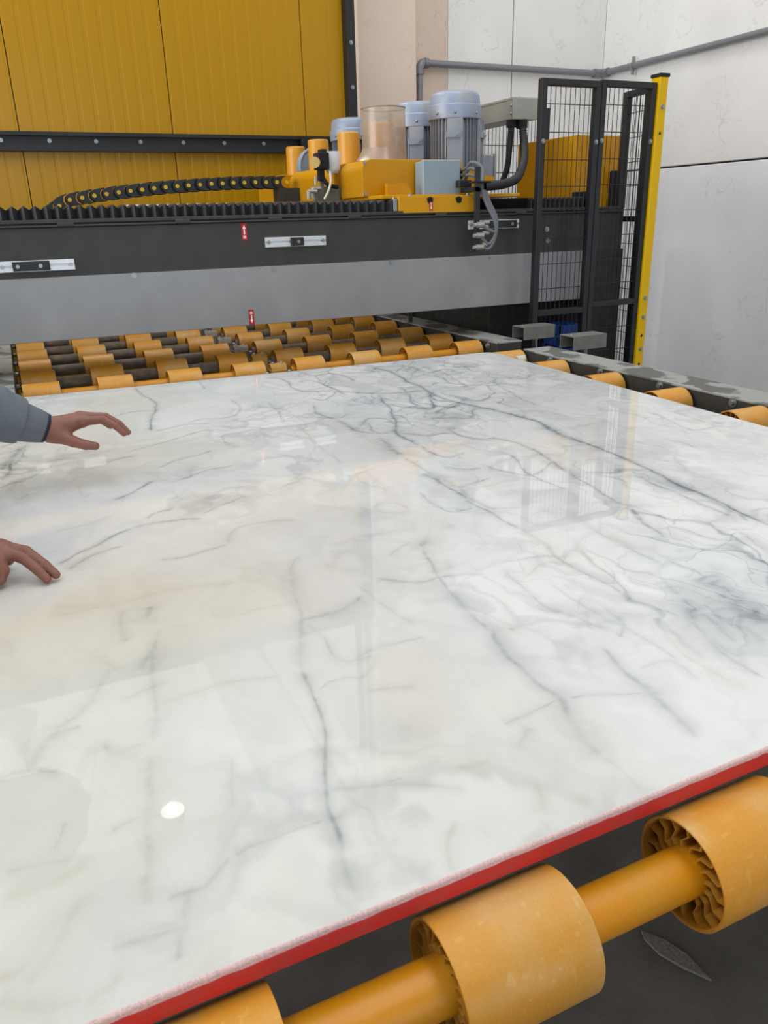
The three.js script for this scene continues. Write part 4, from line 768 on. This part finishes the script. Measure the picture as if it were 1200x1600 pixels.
// drive cabinet on the fence-side end of the gantry
{
  const t = thing('drive_cabinet', 'plain yellow drive cabinet on the gantry end behind the wire fence', 'cabinet', [3.37, 1.5, -4.38]);
  const y0 = 1.5, y1 = 1.93, x0 = 3.165, x1 = 3.545, z1 = -4.08, z0 = -4.68;
  part(t, 'body', rspan(x0 + 0.006, x1, y0, y1, z0, z1 - 0.006, 0.004), M.cabinetFront);
  part(t, 'front_panel', rspan(x0, x1, y0, y1, z1 - 0.008, z1, 0.003), M.cabinetFront);
  part(t, 'side_panel', rspan(x0, x0 + 0.012, y0, y1, z0, z1 - 0.004, 0.003), M.cabinetFront);
  const lk = part(t, 'lock_box', [rspan(3.43, 3.53, 1.52, 1.735, z1, z1 + 0.05, 0.006)], M.blackMatt, { label: 'black lock box' });
  part(lk, 'handle', tube([[3.475, 1.70, z1 + 0.05], [3.45, 1.69, z1 + 0.075], [3.448, 1.62, z1 + 0.075], [3.47, 1.60, z1 + 0.05]], 0.006, 16), M.zinc);
  part(t, 'support', [rspan(3.34, 3.52, 0, 1.5, -4.65, -4.2, 0.006)], M.legDark, { label: 'dark support column' });
}
// ---------------------------------------------------------------- safety fence
function wires(x0, x1, y0, y1, z, hy, px = 0.03, r = 0.002) {          // welded wire grid in the plane z
  const gs = []; const n = Math.round((x1 - x0) / px);
  for (let i = 1; i < n; i++) gs.push(new THREE.CylinderGeometry(r, r, y1 - y0, 5, 1, true).translate(x0 + (x1 - x0) * i / n, (y0 + y1) / 2, z));
  for (const y of hy) gs.push(new THREE.CylinderGeometry(r * 1.15, r * 1.15, x1 - x0, 5, 1, true).rotateZ(Math.PI / 2).translate((x0 + x1) / 2, y, z + r * 2));
  return gs;
}
const rowsOf = (a, b, p) => { const o = []; for (let y = a; y > b; y -= p) o.push(y); return o; };
function fencePanel(label, x0, x1, z, top, bar, turn, origin) {
  const t = thing('wire_fence', label, 'fence', [x0, 0, z], 'black wire fence panels');
  const w = 0.032, b = 0.012;
  part(t, 'frame', [rspan(x0, x0 + w, b, top, z - 0.02, z + 0.02, 0.003), rspan(x1 - w, x1, b, top, z - 0.02, z + 0.02, 0.003), rspan(x0 + w, x1 - w, top - w, top, z - 0.02, z + 0.02, 0.003), rspan(x0 + w, x1 - w, bar - w / 2, bar + w / 2, z - 0.02, z + 0.02, 0.003), rspan(x0 + w, x1 - w, b, b + w, z - 0.02, z + 0.02, 0.003)], M.fence);
  part(t, 'wire_mesh', [...wires(x0 + w, x1 - w, bar, top - w, z + 0.004, rowsOf(top - 0.115, bar + 0.03, 0.131)), ...wires(x0 + w, x1 - w, b + w, bar, z + 0.004, rowsOf(bar - 0.14, 0.1, 0.131))], M.wire, { kind: 'stuff' });
  part(t, 'foot', [span(x0, x0 + w, 0, b, z - 0.05, z + 0.05), span(x1 - w, x1, 0, b, z - 0.05, z + 0.05)], M.fence);
  for (const y of [top - 0.29]) part(t, 'bolt', [bolt(x0 + w * 0.5, y, z + 0.02, 'z', 0.008), bolt(x1 - w * 0.5, y, z + 0.02, 'z', 0.008)], M.zinc);
  if (turn) t.rotation.y = turn;
  return t;
}
fencePanel('black wire fence panel between the machine beam and the middle fence post', 2.612, 2.988, -3.68, 2.143, 0.98);
fencePanel('black wire fence panel right beside the yellow fence post', 2.992, 3.362, -3.68, 2.15, 1.005);
{ const t = fencePanel('narrow black wire fence panel turned back from the yellow post toward the cabinet', 3.40, 3.67, -3.745, 2.15, 1.46, 1.36); }
{
  const t = thing('fence_post', 'bright yellow square fence post with a black cap', 'post', [3.4, 0, -3.68]);
  part(t, 'post', rspan(3.366, 3.424, 0.012, 2.178, -3.715, -3.645, 0.006), M.postYellow);
  part(t, 'cap', rspan(3.361, 3.429, 2.176, 2.194, -3.72, -3.64, 0.004), M.blackMatt);
  part(t, 'foot_plate', rspan(3.366, 3.47, 0, 0.012, -3.715, -3.58, 0.003), M.postYellow);
  for (const y of [2.03, 1.02, 0.91, 0.72]) part(t, 'bolt', bolt(3.398, y, -3.645, 'z', 0.009), M.zinc);
  for (const y of [1.90, 0.63, 0.80]) part(t, 'hole', cylZ(0.008, -3.646, -3.644, 3.395, y, 16), M.blackMatt);
}
{ // fence far behind the carriage
  const t = thing('rear_fence', 'distant dark bar fence against the white wall behind the cable arm', 'fence', [3.8, 0, -5.8]);
  const x0 = 3.06, x1 = 4.21, top = 2.24;
  part(t, 'frame', [rspan(x0, x0 + 0.04, 0, top, -5.82, -5.78, 0.003), rspan(x1 - 0.05, x1, 0, top + 0.06, -5.82, -5.78, 0.003), span(x0, x1, 0.05, 0.09, -5.82, -5.78)], M.fence);
  part(t, 'wire_mesh', wires(x0, x1, 0.05, top, -5.79, rowsOf(top - 0.02, 0.1, 0.2), 0.034, 0.003), M.wire, { kind: 'stuff' });
}
{ // things stored on the floor behind the fence
  const t = thing('plastic_crate', 'blue slatted plastic crate behind the lower fence', 'crate', [2.98, 0, -3.87]);
  const x0 = 2.90, x1 = 3.065, z0 = -3.96, z1 = -3.8, gs = []; for (const y of [0.55, 0.62, 0.69, 0.76, 0.83]) gs.push(rspan(x0, x1, y, y + 0.05, z1 - 0.006, z1, 0.002), rspan(x0, x1, y, y + 0.05, z0, z0 + 0.006, 0.002), rspan(x0, x0 + 0.006, y, y + 0.05, z0, z1, 0.002), rspan(x1 - 0.006, x1, y, y + 0.05, z0, z1, 0.002));
  part(t, 'side', gs, M.crateBlue); part(t, 'corner', [[x0, z0], [x1 - 0.015, z0], [x0, z1 - 0.015], [x1 - 0.015, z1 - 0.015]].map(([x, z]) => span(x, x + 0.015, 0.5, 0.88, z, z + 0.015)), M.crateBlue); part(t, 'bottom', span(x0, x1, 0.5, 0.506, z0, z1), M.crateBlue);
  const b = thing('wooden_box', 'plain wooden box carrying the blue crate behind the fence', 'box', [2.98, 0, -3.87]);
  part(b, 'board', [0, 0.125, 0.25, 0.375].map((y) => rspan(2.885, 3.075, y, y + 0.12, -3.985, -3.79, 0.003)), M.wood);
}
// ---------------------------------------------------------------- worker leaning over the slab
{
  const V = (a) => new THREE.Vector3(...a);
  const cap = (a, b, ra, rb) => { const ax = a[0], ay = a[1], az = a[2], dx = b[0] - ax, dy = b[1] - ay, dz = b[2] - az, L = dx * dx + dy * dy + dz * dz + 1e-12; return (x, y, z) => { const px = x - ax, py = y - ay, pz = z - az, t = Math.min(1, Math.max(0, (px * dx + py * dy + pz * dz) / L)); return Math.hypot(px - t * dx, py - t * dy, pz - t * dz) - (ra + (rb - ra) * t); }; };
  const ell = (c, r) => (x, y, z) => { const a = (x - c[0]) / r[0], b = (y - c[1]) / r[1], d = (z - c[2]) / r[2], k = Math.hypot(a, b, d); return (k - 1) * Math.min(r[0], r[1], r[2]); };
  const smin = (a, b, k) => { const h = Math.max(k - Math.abs(a - b), 0) / k; return Math.min(a, b) - h * h * k * 0.25; };
  const blend = (fs, k) => (x, y, z) => { let d = fs[0](x, y, z); for (let i = 1; i < fs.length; i++) d = smin(d, fs[i](x, y, z), k); return d; };
  function skinMesh(f, c, half, res) {
    const mc = new MarchingCubes(res, new THREE.MeshBasicMaterial(), false, false, 300000); mc.isolation = 0; const hs = res / 2;
    for (let k = 0; k < res; k++) for (let j = 0; j < res; j++) for (let i = 0; i < res; i++) mc.field[i + j * res + k * res * res] = -f(c[0] + (i - hs) / hs * half, c[1] + (j - hs) / hs * half, c[2] + (k - hs) / hs * half);
    mc.update();
    const n = mc.count, g = new THREE.BufferGeometry(), P = new Float32Array(n * 3), N = new Float32Array(n * 3), e = half / res * 0.6;
    for (let i = 0; i < n; i++) {
      const x = P[i * 3] = c[0] + mc.positionArray[i * 3] * half, y = P[i * 3 + 1] = c[1] + mc.positionArray[i * 3 + 1] * half, z = P[i * 3 + 2] = c[2] + mc.positionArray[i * 3 + 2] * half;
      let a = f(x + e, y, z) - f(x - e, y, z), b = f(x, y + e, z) - f(x, y - e, z), d = f(x, y, z + e) - f(x, y, z - e); const L = Math.hypot(a, b, d) || 1; N[i * 3] = a / L; N[i * 3 + 1] = b / L; N[i * 3 + 2] = d / L;
    }
    g.setAttribute('position', new THREE.BufferAttribute(P, 3)); g.setAttribute('normal', new THREE.BufferAttribute(N, 3));
    // make every triangle face along its normal
    const A = new THREE.Vector3(), B = new THREE.Vector3(), C = new THREE.Vector3();
    for (let i = 0; i + 2 < n; i += 3) { A.fromArray(P, i * 3); B.fromArray(P, i * 3 + 3); C.fromArray(P, i * 3 + 6); if (B.clone().sub(A).cross(C.clone().sub(A)).dot(new THREE.Vector3().fromArray(N, i * 3)) < 0) for (const arr of [P, N]) for (let k = 0; k < 3; k++) { const q = arr[i * 3 + 3 + k]; arr[i * 3 + 3 + k] = arr[i * 3 + 6 + k]; arr[i * 3 + 6 + k] = q; } }
    return clean(g);
  }
  // joints in hall coordinates
  const J = { hipL: [-0.74, 0.93, -1.70], hipR: [-0.74, 0.93, -1.50], pelvis: [-0.74, 0.96, -1.60], waist: [-0.66, 1.10, -1.60], chest: [-0.47, 1.27, -1.59], neck: [-0.30, 1.40, -1.57],
    shL: [-0.36, 1.335, -1.78], elL: [-0.235, 1.165, -1.99], wrL: [0.032, 1.036, -2.022], shR: [-0.38, 1.325, -1.40], elR: [-0.46, 1.07, -1.31], wrR: [-0.185, 0.985, -1.455],
    knL: [-0.70, 0.50, -1.71], knR: [-0.72, 0.50, -1.47], anL: [-0.78, 0.09, -1.72], anR: [-0.78, 0.09, -1.46], head: [-0.145, 1.50, -1.52] };
  const hand = (wr, palm, fingers, thumb) => {
    const pal = blend(palm, 0.016), ch = fingers.map((f) => blend(f.slice(0, -1).map((p, i) => cap(p.slice(0, 3), f[i + 1].slice(0, 3), p[3], f[i + 1][3])), 0.002));
    const th = blend(thumb.slice(0, -1).map((p, i) => cap(p.slice(0, 3), thumb[i + 1].slice(0, 3), p[3], thumb[i + 1][3])), 0.004);
    return (x, y, z) => { const p = pal(x, y, z); let d = smin(p, th(x, y, z), 0.016); for (const c of ch) d = Math.min(d, smin(p, c(x, y, z), 0.010)); return d; };
  };
  const fore = (wr, el, n) => { const a = V(wr), d = V(el).sub(a).normalize(); return a.addScaledVector(d, n).toArray(); };
  const handL = hand(J.wrL, [cap(J.wrL, [0.102, 1.052, -1.992], 0.024, 0.0125), cap(J.wrL, [0.106, 1.059, -2.012], 0.024, 0.013), cap(J.wrL, [0.100, 1.058, -2.032], 0.023, 0.012), cap(J.wrL, [0.088, 1.050, -2.047], 0.022, 0.011), cap(fore(J.wrL, J.elL, 0.06), J.wrL, 0.029, 0.0255)],
    [[[0.106, 1.055, -1.990, 0.0115], [0.150, 1.058, -1.970, 0.0098], [0.176, 1.041, -1.958, 0.0088], [0.192, 1.022, -1.951, 0.0076]],
      [[0.110, 1.061, -2.009, 0.0115], [0.158, 1.060, -1.989, 0.0100], [0.186, 1.041, -1.977, 0.0090], [0.203, 1.019, -1.970, 0.0078]],
      [[0.104, 1.060, -2.029, 0.0110], [0.150, 1.058, -2.009, 0.0095], [0.176, 1.041, -1.997, 0.0086], [0.191, 1.022, -1.990, 0.0074]],
      [[0.090, 1.054, -2.046, 0.0100], [0.130, 1.056, -2.030, 0.0085], [0.152, 1.043, -2.018, 0.0078], [0.168, 1.030, -2.008, 0.0068]]],
    [[0.045, 1.024, -2.000, 0.0180], [0.075, 1.011, -1.978, 0.0135], [0.100, 1.003, -1.962, 0.0118], [0.122, 0.999, -1.953, 0.0098]]);
  const handR = hand(J.wrR, [cap(J.wrR, [-0.098, 0.958, -1.482], 0.024, 0.0125), cap(J.wrR, [-0.092, 0.958, -1.461], 0.024, 0.0125), cap(J.wrR, [-0.098, 0.951, -1.441], 0.023, 0.012), cap(J.wrR, [-0.110, 0.942, -1.424], 0.022, 0.011), cap(fore(J.wrR, J.elR, 0.06), J.wrR, 0.029, 0.0255)],
    [[[-0.094, 0.957, -1.478, 0.0118], [-0.056, 0.950, -1.452, 0.0102], [-0.030, 0.929, -1.425, 0.0092], [-0.014, 0.9125, -1.408, 0.0080]],
      [[-0.090, 0.955, -1.459, 0.0115], [-0.060, 0.944, -1.430, 0.0100], [-0.042, 0.926, -1.412, 0.0090], [-0.030, 0.911, -1.399, 0.0080]],
      [[-0.106, 0.949, -1.442, 0.0110], [-0.096, 0.932, -1.425, 0.0095], [-0.104, 0.917, -1.420, 0.0086], [-0.118, 0.911, -1.422, 0.0075]],
      [[-0.122, 0.943, -1.428, 0.0100], [-0.116, 0.928, -1.414, 0.0085], [-0.122, 0.916, -1.410, 0.0078], [-0.134, 0.911, -1.412, 0.0070]]],
    [[-0.165, 0.972, -1.480, 0.0180], [-0.135, 0.950, -1.505, 0.0135], [-0.110, 0.932, -1.508, 0.0115], [-0.090, 0.918, -1.505, 0.0095]]);
  const H = J.head, headF = (() => {
    const skull = blend([ell([H[0] - 0.01, H[1] + 0.02, H[2]], [0.098, 0.098, 0.076]), ell([H[0] + 0.03, H[1] - 0.05, H[2]], [0.066, 0.07, 0.056]), cap(J.neck, [H[0] - 0.035, H[1] - 0.05, H[2]], 0.056, 0.05)], 0.05);
    const nose = cap([H[0] + 0.082, H[1] + 0.0, H[2]], [H[0] + 0.104, H[1] - 0.032, H[2]], 0.009, 0.014), lips = cap([H[0] + 0.09, H[1] - 0.066, H[2] - 0.016], [H[0] + 0.09, H[1] - 0.066, H[2] + 0.016], 0.008, 0.008), brow = cap([H[0] + 0.08, H[1] + 0.028, H[2] - 0.036], [H[0] + 0.08, H[1] + 0.028, H[2] + 0.036], 0.012, 0.012);
    const ears = [-1, 1].map((s) => ell([H[0] - 0.012, H[1] - 0.012, H[2] + s * 0.078], [0.018, 0.032, 0.010]));
    return (x, y, z) => { let d = skull(x, y, z); d = smin(d, nose(x, y, z), 0.014); d = smin(d, lips(x, y, z), 0.01); d = smin(d, brow(x, y, z), 0.02); for (const e of ears) d = smin(d, e(x, y, z), 0.008); return d; };
  })();
  const torso = (o) => [cap(J.pelvis, J.waist, 0.125 + o, 0.13 + o), cap(J.waist, J.chest, 0.13 + o, 0.145 + o), cap([J.chest[0], J.chest[1], -1.68], [J.chest[0], J.chest[1], -1.50], 0.125 + o, 0.125 + o), cap(J.shL, J.shR, 0.072 + o, 0.072 + o), cap(J.chest, J.neck, 0.09 + o, 0.06 + o * 0.3)];
  const arm = (sh, el, wr, o, end) => { const w = fore(wr, el, end); return [cap(sh, el, 0.058 + o, 0.046 + o), cap(el, w, 0.045 + o, 0.031 + o)]; };
  const legs = (o) => [cap(J.hipL, J.knL, 0.09 + o, 0.06 + o), cap(J.knL, J.anL, 0.058 + o, 0.042 + o), cap(J.hipR, J.knR, 0.09 + o, 0.06 + o), cap(J.knR, J.anR, 0.058 + o, 0.042 + o)];
  const t = thing('person', 'worker in a grey knitted sweater leaning over the slab with both hands out', 'person', [-0.75, 0, -1.6]);
  const bodyF = blend([...torso(-0.012), ...arm(J.shL, J.elL, J.wrL, -0.01, 0.05), ...arm(J.shR, J.elR, J.wrR, -0.01, 0.05), ...legs(-0.012)], 0.05);
  const body = part(t, 'body', [skinMesh(bodyF, [-0.4, 0.75, -1.65], 0.82, 84), skinMesh(handL, [0.09, 1.035, -2.0], 0.15, 108), skinMesh(handR, [-0.12, 0.95, -1.45], 0.15, 108), skinMesh(headF, [-0.17, 1.47, H[2]], 0.18, 76)], M.skin);
  const crease = (x, y, z, s, k) => (noise(x * s + y * 7, z * s + y * s * 0.7, 0, 55) - 0.5) * k;
  const sleeveRib = (x, y, z, w, el) => { const a = V(w), d = V(el).sub(a).normalize(), s = V([x, y, z]).sub(a).dot(d); return 0.009 * Math.sin(s * 68 + 5 * noise(x * 12, z * 12, 0, 66)) * smooth(0.09, 0.16, s); };
  const trim = (wr, el, from) => { const a = V(wr), d = V(el).sub(a).normalize(); return (x, y, z) => from - ((x - a.x) * d.x + (y - a.y) * d.y + (z - a.z) * d.z); };
  const swF = blend([...torso(0.006), ...arm(J.shL, J.elL, J.wrL, 0.014, 0.06), ...arm(J.shR, J.elR, J.wrR, 0.014, 0.06)], 0.04);
  const cutLow = (x, y, z) => 0.9 - y - 0.0;
  const swTop = (x, y, z) => Math.max(swF(x, y, z) + crease(x, y, z, 11, 0.012), cutLow(x, y, z), trim(J.wrL, J.elL, 0.13)(x, y, z) - (x < -0.2 ? 9 : 0), trim(J.wrR, J.elR, 0.06)(x, y, z) - (y > 1.06 || x < -0.42 ? 9 : 0));
  const sl = blend([cap(J.elL, fore(J.wrL, J.elL, 0.1), 0.064, 0.054), cap(fore(J.wrL, J.elL, 0.12), fore(J.wrL, J.elL, 0.075), 0.0545, 0.0455)], 0.03);
  const slF = (x, y, z) => Math.max(sl(x, y, z) + crease(x, y, z, 16, 0.014) + sleeveRib(x, y, z, J.wrL, J.elL), trim(J.wrL, J.elL, 0.07)(x, y, z));
  const sweater = part(body, 'sweater', [skinMesh(swTop, [-0.4, 1.18, -1.62], 0.56, 96), skinMesh(slF, [-0.12, 1.10, -2.0], 0.2, 90)], M.sweater, { label: 'grey knitted sweater' });
  const cuff = (wr, el, r0) => {                                      // ribbed knit cuff, navy edge and shirt cuff
    const a = V(wr), d = V(el).sub(a).normalize(), q = new THREE.Quaternion().setFromUnitVectors(new THREE.Vector3(0, 1, 0), d);
    const ring = (s0, s1, ra, rb, rib) => { const n = 132, rows = 6, P = [], I = []; for (let j = 0; j <= rows + 2; j++) for (let i = 0; i <= n; i++) { const jj = clamp(j - 1, 0, rows) / rows, an = i / n * Math.PI * 2, shell = j === 0 || j === rows + 2 ? 0.8 : 1, r = (mix(ra, rb, jj) + (rib ? 0.0011 * Math.cos(an * 44) + 0.0015 * Math.sin(jj * Math.PI) : 0)) * shell; const v = new THREE.Vector3(r * Math.cos(an) * 1.06, mix(s0, s1, jj), r * Math.sin(an) * 0.97).applyQuaternion(q).add(a); P.push(v.x, v.y, v.z); if (j < rows + 2 && i < n) { const k = j * (n + 1) + i; I.push(k, k + n + 1, k + 1, k + 1, k + n + 1, k + n + 2); } } const g = new THREE.BufferGeometry(); g.setAttribute('position', new THREE.Float32BufferAttribute(P, 3)); g.setIndex(I); g.computeVertexNormals(); return g; };
    part(body, 'knit_cuff', ring(0.018, 0.085, r0, r0 + 0.011, true), new THREE.MeshStandardMaterial({ color: 0x6d737a, roughness: 0.95, side: THREE.DoubleSide }), { label: 'ribbed grey cuff' });
    part(body, 'cuff_edge', ring(0.012, 0.020, r0 - 0.0005, r0 + 0.0006, false), M.navy, { label: 'navy cuff edging' });
    part(body, 'shirt_cuff', ring(0.0, 0.016, r0 - 0.004, r0 - 0.003, false), new THREE.MeshStandardMaterial({ color: 0xa9bad6, roughness: 0.85, side: THREE.DoubleSide }), { label: 'pale blue shirt cuff' });
  };
  cuff(J.wrL, J.elL, 0.0345); cuff(J.wrR, J.elR, 0.0345);
  const trF = blend([...legs(0.014), cap(J.hipL, J.hipR, 0.105, 0.105), cap(J.pelvis, [J.pelvis[0] + 0.03, 1.0, J.pelvis[2]], 0.138, 0.135)], 0.05);
  part(body, 'trousers', skinMesh((x, y, z) => Math.max(trF(x, y, z) + crease(x, y, z, 9, 0.01), y - 1.0, 0.06 - y), [-0.74, 0.53, -1.6], 0.52, 76), M.trousers);
  for (const a of [J.anL, J.anR]) part(body, 'shoe', skinMesh((x, y, z) => Math.max(blend([cap([a[0] - 0.03, 0.05, a[2]], [a[0] + 0.16, 0.035, a[2]], 0.05, 0.042), cap(a, [a[0] - 0.02, 0.05, a[2]], 0.05, 0.052)], 0.03)(x, y, z), 0.004 - y), [a[0] + 0.05, 0.09, a[2]], 0.19, 40), M.shoe);
  part(body, 'hair', skinMesh((x, y, z) => Math.max(ell([H[0] - 0.018, H[1] + 0.026, H[2]], [0.105, 0.102, 0.084])(x, y, z) + crease(x, y, z, 60, 0.006), -(headF(x, y, z)) - 0.002 , (x - H[0]) * 0.75 - (y - H[1]) + 0.0 + 0.01), [H[0], H[1] + 0.02, H[2]], 0.13, 56), M.hair);
  for (const s of [-1, 1]) part(body, 'eye', new THREE.SphereGeometry(0.011, 14, 10).translate(H[0] + 0.078, H[1] + 0.006, H[2] + s * 0.031), M.eye);
  part(sweater, 'shirt_collar', new THREE.TorusGeometry(0.066, 0.014, 10, 28).rotateX(Math.PI / 2).rotateZ(-0.75).translate(J.neck[0] - 0.012, J.neck[1] - 0.012, J.neck[2]), M.shirt, { label: 'pale blue shirt collar' });
}
// ---------------------------------------------------------------- shadows on, then hand the scene over
scene.traverse((o) => { if (o.isMesh) { o.castShadow = true; o.receiveShadow = true; } });
renderer.render(scene, camera);
